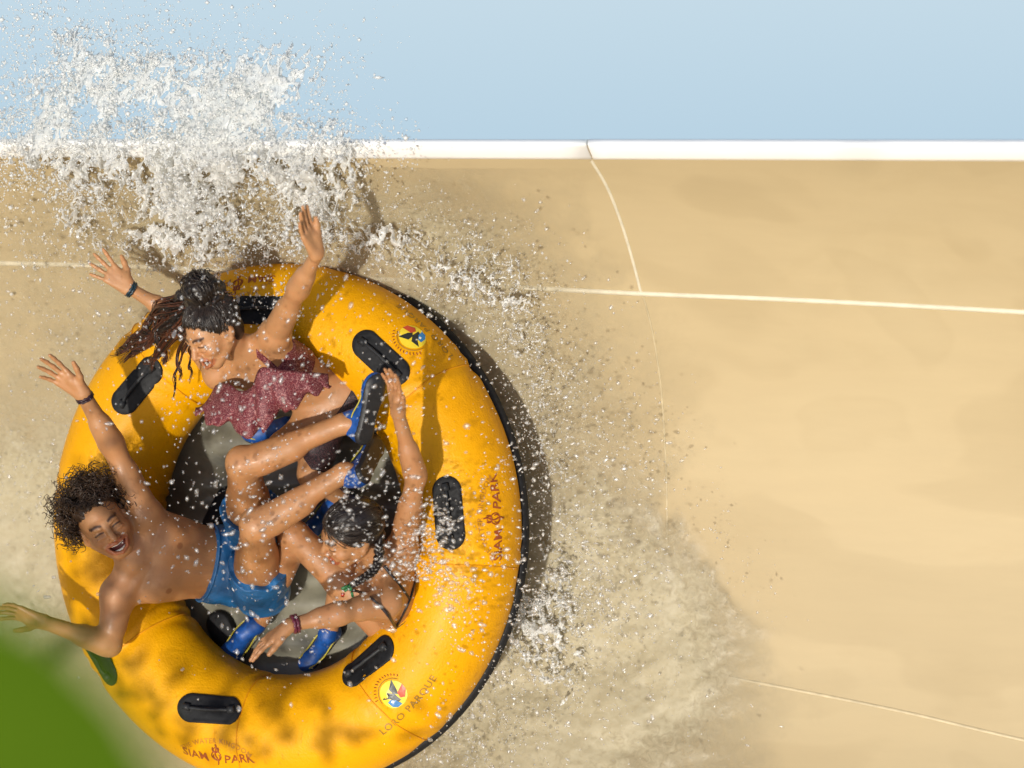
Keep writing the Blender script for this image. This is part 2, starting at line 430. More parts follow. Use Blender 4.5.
# ================================================================== THE SKY
sm, nt, b = new_mat('hazy_sky')
nt.nodes.remove(b); em = nd(nt, 'ShaderNodeEmission')
tc = nd(nt, 'ShaderNodeTexCoord'); sx = nd(nt, 'ShaderNodeSeparateXYZ'); nt.links.new(tc.outputs['Object'], sx.inputs[0])
mr = nd(nt, 'ShaderNodeMapRange'); mr.inputs[1].default_value = 3; mr.inputs[2].default_value = 11
nt.links.new(sx.outputs[1], mr.inputs[0])
nt.links.new(ramp(nt, mr.outputs[0], [(0, (.47, .66, .81)), (1, (.68, .82, .90))]), em.inputs[0])
SKY_EM = em
nt.links.new(em.outputs[0], nt.nodes['Material Output'].inputs[0])
th = np.linspace(rad(-60), rad(60), 40); ph = np.linspace(rad(-35), rad(40), 30)
TH, PH = np.meshgrid(th, ph, indexing='ij'); RS = 45.
sky = mesh_obj('sky', np.stack([np.sin(TH)*np.cos(PH)*RS, np.sin(PH)*RS, D-np.cos(TH)*np.cos(PH)*RS], -1).reshape(-1, 3), grid_faces(40, 30)[:, ::-1].copy(), sm)
tag(sky, 'pale blue hazy sky above the white rim of the slide', 'sky', kind='structure')

# ================================================================== THE RAFT
RU, RV, RT = .712, .762, .21
def ring(th):
    e = C0+(RU*np.cos(th))[..., None]*U+(RV*np.sin(th))[..., None]*V
    nr = (RV*np.cos(th))[..., None]*U+(RU*np.sin(th))[..., None]*V
    return e, nr/np.linalg.norm(nr, axis=-1, keepdims=True)
SEAMS = np.array([rad(x) for x in (-97, -52, -8, 38, 82, 128, 172, 217)])
def tube_r(th, ph=0):
    d = np.abs((th[..., None]-SEAMS+PI) % (2*PI)-PI).min(-1)
    w = .0042*np.sin(th*61+3*np.sin(ph*3)+2*np.sin(th*17))*np.exp(-(d/.10)**2)
    return RT*(1-.022*np.exp(-(d/.035)**2))+w
def T(th, ph, h=0.):
    th, ph, h = np.broadcast_arrays(np.asarray(th, float), np.asarray(ph, float), np.asarray(h, float))
    e, nr = ring(th); r = tube_r(th, ph)+h
    return e+(r*np.cos(ph))[..., None]*nr+(r*np.sin(ph))[..., None]*N
_t, _p = np.meshgrid(np.linspace(-PI, PI, 500), np.linspace(-.3, 3.3, 200), indexing='ij')
_X, _Y = proj(T(_t, _p))
def find(px, py):
    i = np.argmin((_X-px)**2+(_Y-py)**2); return _t.ravel()[i], _p.ravel()[i]
def wrap(o, s, t, h):                             # flat decal coordinates onto the tube
    th0, ph0 = o[:2]; s = np.asarray(s, float); t = np.asarray(t, float)
    if len(o) > 2: c_, s_ = math.cos(o[2]), math.sin(o[2]); s, t = s*c_-t*s_, s*s_+t*c_
    rl = .73+RT*math.cos(ph0)
    return T(th0+s/rl, ph0+t/RT, h)
raft = thing('inflatable_raft', 'round yellow inflatable raft with black grip pads carrying three riders', 'raft', C0-.21*N)
nt_, np_ = 360, 72
ths = np.linspace(0, 2*PI, nt_, endpoint=False); phs = np.linspace(0, 2*PI, np_, endpoint=False)
TT, PP = np.meshgrid(ths, phs, indexing='ij')
i = np.arange(nt_)[:, None]; j = np.arange(np_)[None, :]
ff = np.stack(np.broadcast_arrays(i*np_+j, ((i+1) % nt_)*np_+j, ((i+1) % nt_)*np_+(j+1) % np_, i*np_+(j+1) % np_), -1).reshape(-1, 4)
mesh_obj('tube', T(TT, PP).reshape(-1, 3), ff, M['yellow'], raft)
b = MB(); e, nr = ring(np.append(ths, ths[0]))
q = e+nr*(RT*math.cos(rad(-22))+.004)+N*(RT*math.sin(rad(-22)))
b.tube(q, .026, 8, cap=False); b.build('bumper', M['rubber'], raft)
# lower tube hidden under the first one keeps the raft off the wall
b = MB(); b.tube(e-N*.20-nr*.01, .13, 14, cap=False); b.build('lower_tube', M['floor'], raft)
# floor
rr = np.linspace(0, 1, 24); FT, FR = np.meshgrid(ths[::4], rr, indexing='ij')
FX = FR*(RU-.10)*np.cos(FT); FY = FR*(RV-.10)*np.sin(FT)
fn = -.15+.012*np.cos(FY*42)*(FR < .97)
fv = C0+FX[..., None]*U+FY[..., None]*V+fn[..., None]*N
n4 = len(ths[::4]); i = np.arange(n4)[:, None]; j = np.arange(23)[None, :]
ff = np.stack(np.broadcast_arrays(i*24+j, i*24+j+1, ((i+1) % n4)*24+j+1, ((i+1) % n4)*24+j), -1).reshape(-1, 4)
mesh_obj('floor', fv.reshape(-1, 3), ff[:, ::-1].copy(), M['floor'], raft)
for s_ in SEAMS:                                   # welded welts across the tube
    pp = np.linspace(rad(-5), rad(185), 40); b = MB()
    b.tube(T(np.full(40, s_)+.012*np.sin(pp*2), pp, .0005), .0028, 6); b.build('welt', M['welt'], raft)
def pad(o, L=.25, W=.105, rot=0., inner=False):
    c_, s_ = math.cos(rot), math.sin(rot)
    an = np.linspace(0, 2*PI, 48, endpoint=False)
    ox = np.where(np.cos(an) > 0, 1, -1)*(L/2-W/2)+W/2*np.cos(an); oy = W/2*np.sin(an)
    rings = [(1, .0005), (1, .005), (.94, .0075), (.80, .005), (.5, .0045), (.2, .0045)]
    vs = []
    for k, h in rings:
        sx_ = np.where(np.cos(an) > 0, 1, -1)*(L/2-W/2)*(k if k < .9 else 1)+W/2*k*np.cos(an); ty = oy*k
        vs.append(wrap(o, sx_*c_-ty*s_, sx_*s_+ty*c_, h))
    vs = np.concatenate(vs); k = 48
    f = [(r*k+j, r*k+(j+1) % k, (r+1)*k+(j+1) % k, (r+1)*k+j) for r in range(len(rings)-1) for j in range(k)]
    f.append(tuple((len(rings)-1)*k+j for j in range(k)))
    p = mesh_obj('handle_pad', vs, f, M['rubber'], raft)
    s = np.linspace(-L*.34, L*.34, 24); h = .006+.015*np.sqrt(np.maximum(0, 1-(s/(L*.34))**2))
    g = MB(); g.tube(wrap(o, s*c_, s*s_, h), .0065, 8); 
    for q in (-1, 1):
        g.tube(wrap(o, np.array([q*L*.30, q*L*.40])*c_, np.array([0, 0.])+np.array([q*L*.30, q*L*.40])*s_, .011), .014, 8)
    gg = g.build('grip', M['grip'], p)
    return p
for x, y, r_ in ((262, 309, 0), (381, 357, 0), (449, 513, 0), (369, 662, -.2), (210, 710, .30), (97, 655, 0), (72, 545, 0), (136, 385, 0)):
    pad(find(x, y)+(r_,))
def floor_pad(px, py, ang, L=.21, W=.10):
    c = Q(px, py, -.137); an = np.linspace(0, 2*PI, 40, endpoint=False)
    x = np.where(np.cos(an) > 0, 1, -1)*(L/2-W/2)+W/2*np.cos(an); y = W/2*np.sin(an)
    c_, s_ = math.cos(ang), math.sin(ang); vs = []
    for k, h in ((1, -.02), (1, .012), (.9, .018), (.3, .016)):
        vs.append(c+np.outer((x*c_-y*s_)*k, U)+np.outer((x*s_+y*c_)*k, V)+h*N)
    f = [(r*40+j, r*40+(j+1) % 40, (r+1)*40+(j+1) % 40, (r+1)*40+j) for r in range(3) for j in range(40)]+[tuple(120+j for j in range(40))]
    mesh_obj('floor_grip', np.concatenate(vs), f, M['rubber'], raft)
floor_pad(226, 637, rad(-60)); floor_pad(222, 512, rad(60)); floor_pad(372, 420, rad(-50))

# ---- lettering and emblems printed on the tube
def text_mesh(txt, size, spacing=1.0, shear=0.):
    cu = bpy.data.curves.new('lettering', 'FONT'); cu.body = txt; cu.size = size; cu.align_x = 'CENTER'
    cu.space_character = spacing; cu.shear = shear; cu.resolution_u = 3; cu.offset = size*.012
    o = bpy.data.objects.new('lettering', cu); COL.objects.link(o)
    me = bpy.data.meshes.new_from_object(o.evaluated_get(bpy.context.evaluated_depsgraph_get()))
    v = np.array([x.co[:] for x in me.vertices]); f = [tuple(p.vertices) for p in me.polygons]
    bpy.data.objects.remove(o); bpy.data.curves.remove(cu); bpy.data.meshes.remove(me)
    return v, f
def letters(name, txt, o, size, mat, ds=0, dt=0, arch=0, spacing=1., shear=0., jag=0, h=.0018):
    v, f = text_mesh(txt, size, spacing, shear)
    s, t = v[:, 0].copy(), v[:, 1].copy()
    if jag: s += jag*np.sin(t*90+s*40); t += jag*1.2*np.sin(s*70)
    if arch: an = s/arch; s = (arch+t)*np.sin(an); t = (arch+t)*np.cos(an)-arch
    return mesh_obj(name, wrap(o, s+ds, t+dt, h), f, mat, raft, smooth=False)
def flat(name, poly, o, mat, h=.0018, ds=0, dt=0):
    poly = np.asarray(poly, float); n = len(poly); c = poly.mean(0)
    vs = [wrap(o, np.append(poly[:, 0]*k+c[0]*(1-k), []) + ds, poly[:, 1]*k+c[1]*(1-k)+dt, h) for k in (1, .5)]
    vs.append(wrap(o, np.array([c[0]+ds]), np.array([c[1]+dt]), h))
    f = [(j, (j+1) % n, n+(j+1) % n, n+j) for j in range(n)]+[(n+j, n+(j+1) % n, 2*n) for j in range(n)]
    return f, np.concatenate(vs), mat, name
def put(items, parent=raft):
    f, v, mat, name = items; return mesh_obj(name, v, f, mat, parent, smooth=False)
def logo_park(px, py, rot=0.):
    o = find(px, py)+(rot,)
    letters('lettering', 'SIAM', o, .050, M['maroon_ink'], ds=-.088, dt=-.045, shear=-.1, jag=.0014)
    letters('lettering', 'PARK', o, .050, M['maroon_ink'], ds=.090, dt=-.045, shear=.12, jag=.0014)
    letters('lettering', 'THE WATER KINGDOM', o, .027, M['gold_ink'], dt=.034, arch=.19, spacing=1.12, jag=.001)
    b = MB()                                       # the curling crest between the words
    k = np.linspace(0, 1, 30)
    for sx_ in (-1, 1):
        for (a0_, r0, c0_) in ((0, .022, (0, -.02)), (.8, .014, (0, .008))):
            an = a0_+k*3.4*PI/2
            b.tube(wrap(o, c0_[0]+sx_*r0*(1-.45*k)*np.sin(an), c0_[1]+r0*(1-.45*k)*np.cos(an), .001), .0022, 5)
    b.tube(wrap(o, .004*np.sin(k*9), -.055+k*.085, .001), .003, 5)
    b.build('crest', M['maroon_ink'], raft)
logo_park(215, 752, .22); logo_park(491, 520); logo_park(238, 287)
def logo_parrot(px, py):
    o = find(px, py); an = np.linspace(0, 2*PI, 32, endpoint=False)
    em_ = put(flat('emblem', np.stack([.050*np.cos(an), .050*np.sin(an)], 1), o, M['emb_yellow']))
    an = np.linspace(.25, 2.9, 40); b = MB(); b.tube(wrap(o, .057*np.cos(an+.2), .057*np.sin(an+.2), .0012), .0016, 5); b.build('emblem_ring', M['olive_ink'], em_)
    put(flat('emblem_wing', [(-.046, .012), (-.012, .018), (.004, -.003), (.004, -.034), (-.012, -.03), (-.02, -.004)], o, M['emb_black'], .0026), em_)
    put(flat('emblem_wing', [(.0, .022), (.034, .040), (.022, .004), (.012, -.012), (.0, .0)], o, M['emb_black'], .0027), em_)
    put(flat('emblem_head', [(-.036, -.008), (-.022, -.006), (-.008, -.022), (-.004, -.046), (-.022, -.044), (-.034, -.03)], o, M['emb_blue'], .003), em_)
    put(flat('emblem_head', [(.014, -.006), (.05, .002), (.045, -.02), (.022, -.036), (.008, -.026)], o, M['emb_red'], .0031), em_)
    put(flat('emblem_eye', [(-.026, -.013), (-.017, -.013), (-.015, -.021), (-.023, -.023)], o, M['emb_white'], .0038), em_)
    letters('lettering', 'LORO PARQUE', o, .036, M['olive_ink'], dt=-.088, spacing=1.12)
    letters('lettering', 'EL MUST DE CANARIAS', o, .015, M['olive_ink'], dt=.058, arch=.062, spacing=1.05) if False else None
    an = np.linspace(.5, 2.8, 14)
    b = MB()                                       # tiny arched lettering, too small to read in the photo
    for a_ in an:
        kk = np.linspace(0, 1, 4); r_ = .066+.009*kk
        b.tube(wrap(o, r_*np.cos(a_)+.002*np.sin(kk*5), r_*np.sin(a_), .001), .0018, 4)
    b.build('lettering', M['maroon_ink'], raft)
logo_parrot(394, 693); logo_parrot(412, 336)

# ================================================================== PEOPLE
def hand(S, w, d, up, side, L=.185, curl=(.25, .25, .25, .3), spread=.16, r=.0082, thumb=.9, k=.006):
    """w wrist, d towards the fingers, up = back of the hand, side=+1 when the thumb lies along cross(d, up)"""
    d = norm(d); up = norm(up-d*(up @ d)); x = np.cross(d, up)*side   # x: towards the thumb
    pl = L*.52
    kn = [w+d*pl*f+x*o for f, o in ((.97, .030), (1.0, .010), (.97, -.010), (.90, -.029))]
    for q, o in zip(kn, (.018, .006, -.006, -.018)):
        S.cone(w+x*o*.8, q, .0145, .0098, .016)
    S.cone(w+d*.012+x*.012, w+d*pl*.62+x*.018-up*.006, .015, .015, .014)
    fl = (.44, .49, .46, .36)
    tips = []
    for i_, q in enumerate(kn):
        ang = (1.5-i_)*spread; dd = norm(d*math.cos(ang)+x*math.sin(ang)); c = 0.; p = q; ln = L*fl[i_]; rr_ = r*(1, 1.03, 1, .88)[i_]
        for s_, part in enumerate((.45, .31, .24)):
            c += curl[i_]*(.6, 1, .8)[s_]
            v = dd*math.cos(c)-up*math.sin(c); p2 = p+v*ln*part
            S.cone(p, p2, rr_*(1-.08*s_), rr_*(1-.08*(s_+1)), k); p = p2
        tips.append(p)
    t0 = w+d*pl*.25+x*.020; td = norm(d*math.cos(thumb)+x*math.sin(thumb)-up*.25); t1 = t0+td*L*.22
    td2 = norm(td+d*.45); t2 = t1+td2*L*.17; t3 = t2+norm(td2+d*.2)*L*.14
    S.cone(t0, t1, .0155, .0118, .014); S.cone(t1, t2, .0112, .0100, k); S.cone(t2, t3, .0098, .0080, k)
    return tips
class Head:
    def __init__(s, c, fwd, up, sc=1.):
        s.c = np.asarray(c, float); s.f = norm(fwd); u = np.asarray(up, float); s.u = norm(u-s.f*(u @ s.f)); s.r = np.cross(s.f, s.u); s.sc = sc
        s.rot = np.stack([s.r, s.f, s.u])
    def __call__(s, x, y, z): return s.c+s.sc*(x*s.r+y*s.f+z*s.u)
    def local(s, p): return (np.asarray(p)-s.c) @ s.rot.T/s.sc
def head_sdf(S, H, smile=1., fem=0.):
    k = H.sc
    def C(p, q, a, b_, kk=.012, sub=False): S.cone(H(*p), H(*q), a*k, b_*k, kk, sub)
    def E(p, r, kk=.012, sub=False): S.ell(H(*p), np.array(r)*k, H.rot, kk, sub)
    jw = 1-.10*fem
    E((0, -.018, .032), (.074, .094, .086), .02)
    E((0, .028, -.005), (.062, .062, .078), .03)
    C((0, .030, -.035), (0, .062, -.092+.006*fem), .058*jw, .025, .03)
    for s_ in (-1, 1):
        C((s_*.056*jw, -.005, -.045), (s_*.020, .062, -.094+.006*fem), .022, .020, .022)
        E((s_*.042, .058, -.028), (.026, .026, .022), .018)
    C((-.034, .080, .024), (.034, .080, .024), .013-.003*fem, .013-.003*fem, .016)
    for s_ in (-1, 1):
        E((s_*.032, .101, .003), (.019, .016, .0125), .012, True)
        E((s_*.032, .0775, .003), (.0165, .0135, .0105), .006)
        E((s_*.032, .086, -.012), (.019, .007, .005), .010)        # cheek fold pushed up by the laugh
        C((s_*.020, .092, .019), (s_*.045, .080, .021), .0055, .004, .006)
        E((s_*.077, -.012, -.004), (.010, .026, .034), .008)
        E((s_*.087, -.006, .0), (.007, .014, .020), .006, True)
        C((s_*.080, -.010, -.030), (s_*.078, -.004, -.036), .009, .008, .006)
    C((0, .088, .012), (0, .112, -.026), .0085, .0125, .012)
    for s_ in (-1, 1): E((s_*.0125, .100, -.033), (.0085, .010, .0075), .006)
    E((0, .078, -.058), (.032, .020, .024), .016)
    w_ = .023+.012*smile; g = .009+.0115*smile
    E((0, .102, -.067), (w_*.94, .026, g*.80), .005, True); E((0, .100, -.060), (w_*1.0, .026, g*.42), .005, True)
    up_ = [(-w_*1.05, .080, -.064+g*.62), (-w_*.5, .095, -.064+g*.60), (0, .100, -.065+g*.58), (w_*.5, .095, -.064+g*.60), (w_*1.05, .080, -.064+g*.62)]
    lo_ = [(-w_*1.05, .080, -.064+g*.62), (-w_*.62, .092, -.064-g*.62), (0, .098, -.066-g*.95), (w_*.62, .092, -.064-g*.62), (w_*1.05, .080, -.064+g*.62)]
    for L_, r_ in ((up_, .0045), (lo_, .0058)):
        for a_, b_ in zip(L_[:-1], L_[1:]): C(a_, b_, r_, r_, .004)
    H.w_, H.g = w_, g
def head_tint(H, v, col, brow=(.10, .07, .05), lip=(.80, .42, .42)):
    q = H.local(v); x, y, z = q.T; near = (np.abs(x) < .12) & (np.abs(z) < .15) & (np.abs(y) < .15)
    front = near & (y > .05)
    def mixm(m, c): col[:, :3] = col[:, :3]*(1-m[:, None])+np.asarray(c)*m[:, None]
    w_, g = H.w_, H.g
    r = np.sqrt((x/(w_+.004))**2+((z+.064)/(g+.0055))**2)
    mixm(np.clip((1.12-r)/.12, 0, 1)*front*np.clip((y-.06)/.01, 0, 1), lip)
    inside = np.clip((.92-np.sqrt((x/w_)**2+((z+.064)/g)**2))/.1, 0, 1)*front*np.clip((.093-y)/.006, 0, 1)
    mixm(inside, (.22, .03, .03))
    for s_ in (-1, 1):
        t = np.clip((s_*x-.014)/.036, 0, 1); zb = .0275+.0085*np.sin(t*2.5)-.006*t
        m = np.exp(-((z-zb)/(.0042))**2)*((s_*x) > .012)*((s_*x) < .052)*(y > .03)*near; mixm(np.clip(m*1.25, 0, .95), brow)
        zb = .0005+.004*np.sin(np.clip((s_*x-.016)/.032, 0, 1)*PI)
        m = np.exp(-((z-zb)/.0026)**2)*((s_*x) > .016)*((s_*x) < .049)*(y > .04)*near; mixm(np.clip(m*1.3, 0, .95), (.07, .045, .04))
        m = np.exp(-(((s_*x-.043)/.018)**2+((z+.028)/.016)**2))*front; mixm(m*.35, (1.05, .78, .74))
    m = np.exp(-((x/.016)**2+((z+.028)/.014)**2))*front; mixm(m*.3, (1.05, .8, .76))
    return col
def teeth(H, parent):
    b = MB(); w_, g = H.w_*.86, H.g
    for (z0, n_, hh) in ((-.064+g*.34, 8, .0095), (-.064-g*.66, 6, .005)):
        xs = np.linspace(-1, 1, n_*3+1)
        vs = []
        for x in xs:
            y = .0925-.014*x*x; gap = .0012*(abs((x*n_/2) % 1-.5) > .45)
            for dz in (-hh/2, hh/2): vs.append(H(x*w_, y-gap, z0+dz+.006*x*x))
            for dz in (hh/2, -hh/2): vs.append(H(x*w_, y-gap-.008, z0+dz+.006*x*x))
        m = len(xs); f = [(i*4+j, i*4+(j+1) % 4, (i+1)*4+(j+1) % 4, (i+1)*4+j) for i in range(m-1) for j in range(4)]
        b.add(vs, f)
    b.build('teeth', M['teeth'], parent, smooth=False)
def frame(pel, neck, lat):
    u = norm(neck-pel); l = norm(lat-u*(lat @ u)); f = np.cross(l, u)
    return u, l, f, np.stack([l, f, u])
def limb_leg(S, hip, knee, ank, s=1., k=.03):
    S.cone(hip, knee, .083*s, .055*s, k)
    S.cone(hip+(knee-hip)*.2, hip+(knee-hip)*.55, .080*s, .070*s, k)
    S.cone(knee, ank, .050*s, .034*s, k)
def calf(S, knee, ank, back, s=1.):
    d = ank-knee; b_ = norm(back-d*(back @ d)/(d @ d))
    S.cone(knee+d*.18+b_*.012*s, knee+d*.48+b_*.014*s, .050*s, .043*s, .03)
    S.ell(knee-b_*.018*s, (.043*s,)*3, None, .02)        # kneecap
def limb_arm(S, sh, el, wr, s=1., k=.025):
    S.cone(sh, el, .047*s, .036*s, k); S.cone(sh+(el-sh)*.25, sh+(el-sh)*.6, .047*s, .042*s, k)
    S.cone(el, wr, .036*s, .0235*s, k); S.cone(el+(wr-el)*.12, el+(wr-el)*.4, .040*s, .035*s, k)
def build_person(name, S, H, mat, base, label, brow, lip=(.80, .42, .42), extra=None):
    v, f = S.mesh()
    col = np.ones((len(v), 4)); head_tint(H, v, col, brow, lip)
    if extra: extra(v, col)
    o = mesh_obj(name, v, f, mat, None, base=base, tint=col)
    tag(o, label, 'person'); return o
def cloth(name, S, region, thick, mat, parent, lo, hi):
    """a garment: the body's own surface raised by thick, inside region(X, Y, Z) < 0"""
    sl, X, Y, Z = S.block(lo, hi)
    A = np.maximum(S.a[sl]-thick, region(X, Y, Z)).astype(np.float32)
    A = np.pad(A, 1, constant_values=.05)
    v, f = surface_nets(A, np.array([X.ravel()[0], Y.ravel()[0], Z.ravel()[0]])-S.vox, S.vox)
    return mesh_obj(name, v, f, mat, parent)
def shoe(parent, ank, heel, toe, sole_n, s=1.):
    """water shoe: blue upper with yellow piping, black sole on the sole_n side"""
    ank, heel, toe = map(np.asarray, (ank, heel, toe)); d = norm(toe-heel); sn = norm(sole_n-d*(sole_n @ d)); x = np.cross(d, sn)
    lo = np.minimum(np.minimum(ank, heel), toe)-.09; hi = np.maximum(np.maximum(ank, heel), toe)+.09
    S = SDF(lo, hi, .004)
    a2 = heel*.75+toe*.25-sn*.055*s
    S.cone(heel, toe, .036*s, .030*s, .02); S.cone(heel-sn*.02, a2+(ank-a2)*.7, .034*s, .041*s, .02)
    S.cone(a2, toe-d*.02, .036*s, .026*s, .03); S.ell(heel+d*.18*s, (.045*s, .06*s, .028*s), np.stack([x, d, sn]), .02)
    sl, X, Y, Z = S.block(S.lo, hi)
    pl = (X-heel[0])*sn[0]+(Y-heel[1])*sn[1]+(Z-heel[2])*sn[2]
    A = np.maximum(S.a, (pl-.018*s).astype(np.float32)); v, f = surface_nets(A, S.lo, S.vox)
    sh_ = mesh_obj('shoe', v, f, M['shoe_blue'], parent)
    A = np.maximum(S.a-.005, np.maximum(.012*s-pl, pl-.030*s).astype(np.float32)); v, f = surface_nets(A, S.lo, S.vox)
    mesh_obj('sole', v, f, M['shoe_black'], sh_)
    b = MB()
    for q in (-1, 1):
        k = np.linspace(0, 1, 14)[:, None]
        pts = heel+d*(.0+.20*s*k)+x*q*(.034+.010*np.sin(k*PI))*s-sn*(.016+.016*np.sin(k*7))*s
        b.tube(pts, .0028, 5)
    b.build('piping', M['piping'], sh_)
    return sh_
def bracelet(parent, c, axis, r, mat, n=1, th=.0045):
    ax = norm(axis); a = norm(np.cross(ax, [.3, .5, .8])); b_ = np.cross(ax, a); an = np.linspace(0, 2*PI, 30)
    m = MB()
    for i_ in range(n):
        pts = c+ax*(i_-(n-1)/2)*th*1.9+r*(np.cos(an)[:, None]*a+np.sin(an)[:, None]*b_)+ax*.0015*np.sin(an*9)[:, None]
        m.tube(pts, th*(1+.2*np.sin(an*12)), 6, cap=False)
    return m.build('bracelet', mat, parent)
VOX = .0032
# --------------------------------------------------------------- rider one: curly hair, blue shorts, lying back on the left
def rider_shorts():
    pel = Q(238, 566, .02); nk = Q(134, 556, .33); shL = Q(144, 514, .34); shR = Q(118, 594, .33)
    u, l, f, rot = frame(pel, nk, shL-shR)
    H = Head(Q(103, 523, .46), fwd=(.36, -.20, .90), up=(-.50, .84, .28), sc=1.08)
    elL, wrL = Q(113, 446, .46), Q(83, 394, .60); elR, wrR = Q(110, 645, .34), Q(44, 622, .50)
    hipL, hipR = Q(253, 537, .04), Q(257, 589, .04)
    knL, anL = Q(243, 464, .42), Q(343, 424, .34); knR, anR = Q(257, 526, .45), Q(344, 473, .37)
    allp = np.array([pel, nk, H.c, elL, wrL, elR, wrR, knL, anL, knR, anR, Q(0, 610, .45), Q(45, 365, .65)])
    S = SDF(allp.min(0)-.17, allp.max(0)+.17, VOX)
    L = np.linalg.norm(nk-pel)
    S.ell(pel, (.150, .098, .11), rot, .04); S.ell(pel+u*L*.32, (.137, .088, .13), rot, .05)
    S.ell(pel+u*L*.66-f*.01, (.158, .104, .165), rot, .05)
    for q in (-1, 1): S.ell(pel+u*L*.76+l*q*.070+f*.055, (.078, .045, .062), rot, .03)
    S.cone(shL, nk, .052, .050, .04); S.cone(shR, nk, .052, .050, .04)
    S.cone(shL, pel+u*L*.6+l*.07, .050, .07, .04); S.cone(shR, pel+u*L*.6-l*.07, .05, .07, .04)
    S.cone(shL, shL, .060, .060, .03); S.cone(shR, shR, .060, .060, .03)
    S.cone(nk-u*.01, H(0, -.03, -.05), .058, .055, .03)
    head_sdf(S, H, 1.3)
    limb_arm(S, shL, elL, wrL, 1.08); limb_arm(S, shR, elR, wrR, 1.08)
    hand(S, wrL, Q(52, 369, .66)-wrL, -N+.2*V, -1, .19, (.15, .18, .2, .25), .13, .0085, .9)
    hand(S, wrR, Q(6, 608, .53)-wrR, -.75*N+V*.6, 1, .19, (.22, .26, .3, .32), .20, .0085, .85)
    limb_leg(S, hipL, knL, anL, 1.04); limb_leg(S, hipR, knR, anR, 1.04)
    calf(S, knL, anL, -V, 1.04); calf(S, knR, anR, -V-.3*N, 1.04)
    for a_, t_ in ((anL, Q(351, 424, .34)), (anR, Q(350, 472, .37))): S.cone(a_, t_, .034, .03, .02)
    for q in (-1, 1):                                  # collarbones, the line down the belly, lower ribs
        S.cone(nk-u*.035+l*q*.02+f*.055, (shL if q > 0 else shR)+f*.045-u*.01, .010, .012, .018)
    S.cone(pel+u*L*.30+f*.098, pel+u*L*.70+f*.112, .006, .006, .016, True)
    # navel and the belly crease
    S.ell(pel+u*L*.27+f*.096, (.008, .014, .006), rot, .008, True)
    S.cone(pel+u*.085+f*.105-l*.09, pel+u*.085+f*.105+l*.09, .006, .006, .012, True)
    base = pel-N*.12
    def extra(v, col):
        for q in (-1, 1):
            c_ = pel+u*L*.70+l*q*.088+f*.10; d_ = np.linalg.norm(v-c_, axis=1)
            m = np.clip((.015-d_)/.005, 0, 1)[:, None]*.7; col[:, :3] = col[:, :3]*(1-m)+np.array([.52, .38, .34])*m
    o = build_person('person', S, H, M['skin_a'], base, 'person in blue swim shorts lying back over the raft edge with both arms flung wide', (.08, .055, .045), (.88, .58, .54), extra=extra)
    teeth(H, o)
    # shorts: waist and two loose legs
    Sh = SDF(pel-.30, pel+.34, .004)
    Sh.ell(pel-u*.01, (.160, .114, .10), rot, .04); Sh.ell(pel+u*.08, (.152, .106, .12), rot, .03)
    sl, X, Y, Z = Sh.block(Sh.lo, pel+.34)
    A = np.maximum(Sh.a, (((X-pel[0])*u[0]+(Y-pel[1])*u[1]+(Z-pel[2])*u[2])-.135).astype(np.float32))
    for hp, kn_ in ((hipL, knL), (hipR, knR)):
        S2 = SDF(pel-.30, pel+.34, .004); S2.cone(hp-u*.02, hp+(kn_-hp)*.45, .108, .106, .035)
        d_ = norm(kn_-hp); dist = (X-hp[0])*d_[0]+(Y-hp[1])*d_[1]+(Z-hp[2])*d_[2]
        B2 = np.maximum(S2.a, (dist-.205+.010*np.sin(X*70+Y*60)).astype(np.float32)*.9)
        h_ = np.maximum(.02-np.abs(A-B2), 0)/.02; A = np.minimum(A, B2)-h_*h_*.005
    A = A+.006*fbm(X*22+0*Y, Y*22+0*X, Z*22+0*X, 3, 3)
    v, fc = surface_nets(A.astype(np.float32), Sh.lo, Sh.vox); so = mesh_obj('swim_shorts', v, fc, M['shorts'], o)
    an = np.linspace(0, 2*PI, 60); b_ = MB()
    b_.tube(pel+u*.128+np.outer(np.cos(an)*.146, l)+np.outer(np.sin(an)*.099, f), .006, 6, cap=False); b_.build('waistband', M['shorts'], so)
    shoe(o, anL, Q(362, 434, .34), Q(371, 396, .36), U*.8+.6*N, .95)
    shoe(o, anR, Q(360, 476, .38), Q(369, 456, .28), U*.7+.7*N, .95)
    bracelet(o, wrL+(elL-wrL)*.06, elL-wrL, .029, M['bracelet'], 2)
    # curls
    b_ = MB(); hv = []
    for _ in range(1150):
        th = random.uniform(0, 2*PI); z = random.uniform(-.55, 1)
        d_ = np.array([math.sqrt(1-z*z)*math.cos(th), math.sqrt(1-z*z)*math.sin(th), z])
        if d_[1] > .30 and d_[2] < .62: continue
        if d_[2] < -.25 and d_[1] > -.1: continue
        p0 = np.array([0, -.018, .032])+d_*np.array([.074, .094, .086])
        ln = random.uniform(.045, .105)*(1 if d_[2] > 0 else .85); out = norm(d_+np.array([random.gauss(0, .3), random.gauss(0, .3), random.gauss(0, .3)-.1]))
        a_ = norm(np.cross(out, [.2, .9, .4])); c_ = np.cross(out, a_); k = np.linspace(0, 1, 22); tr = random.uniform(2.0, 3.6)*2*PI; r_ = random.uniform(.007, .014); p_ = random.uniform(0, 6)
        pts = p0+np.outer(k*ln, out)+np.outer(r_*np.cos(k*tr+p_), a_)+np.outer(r_*np.sin(k*tr+p_), c_)
        pts = np.array([H(*q) for q in pts]); b_.tube(pts, .0021*(1-.5*k), 4)
    ho = b_.build('hair', M['hair_brown'], o)
    Sc = SDF(H.c-.16, H.c+.16, .004); Sc.ell(H(0, -.026, .046), np.array((.080, .094, .088))*H.sc, H.rot, .01)
    sl, X, Y, Z = Sc.block(Sc.lo, H.c+.16)
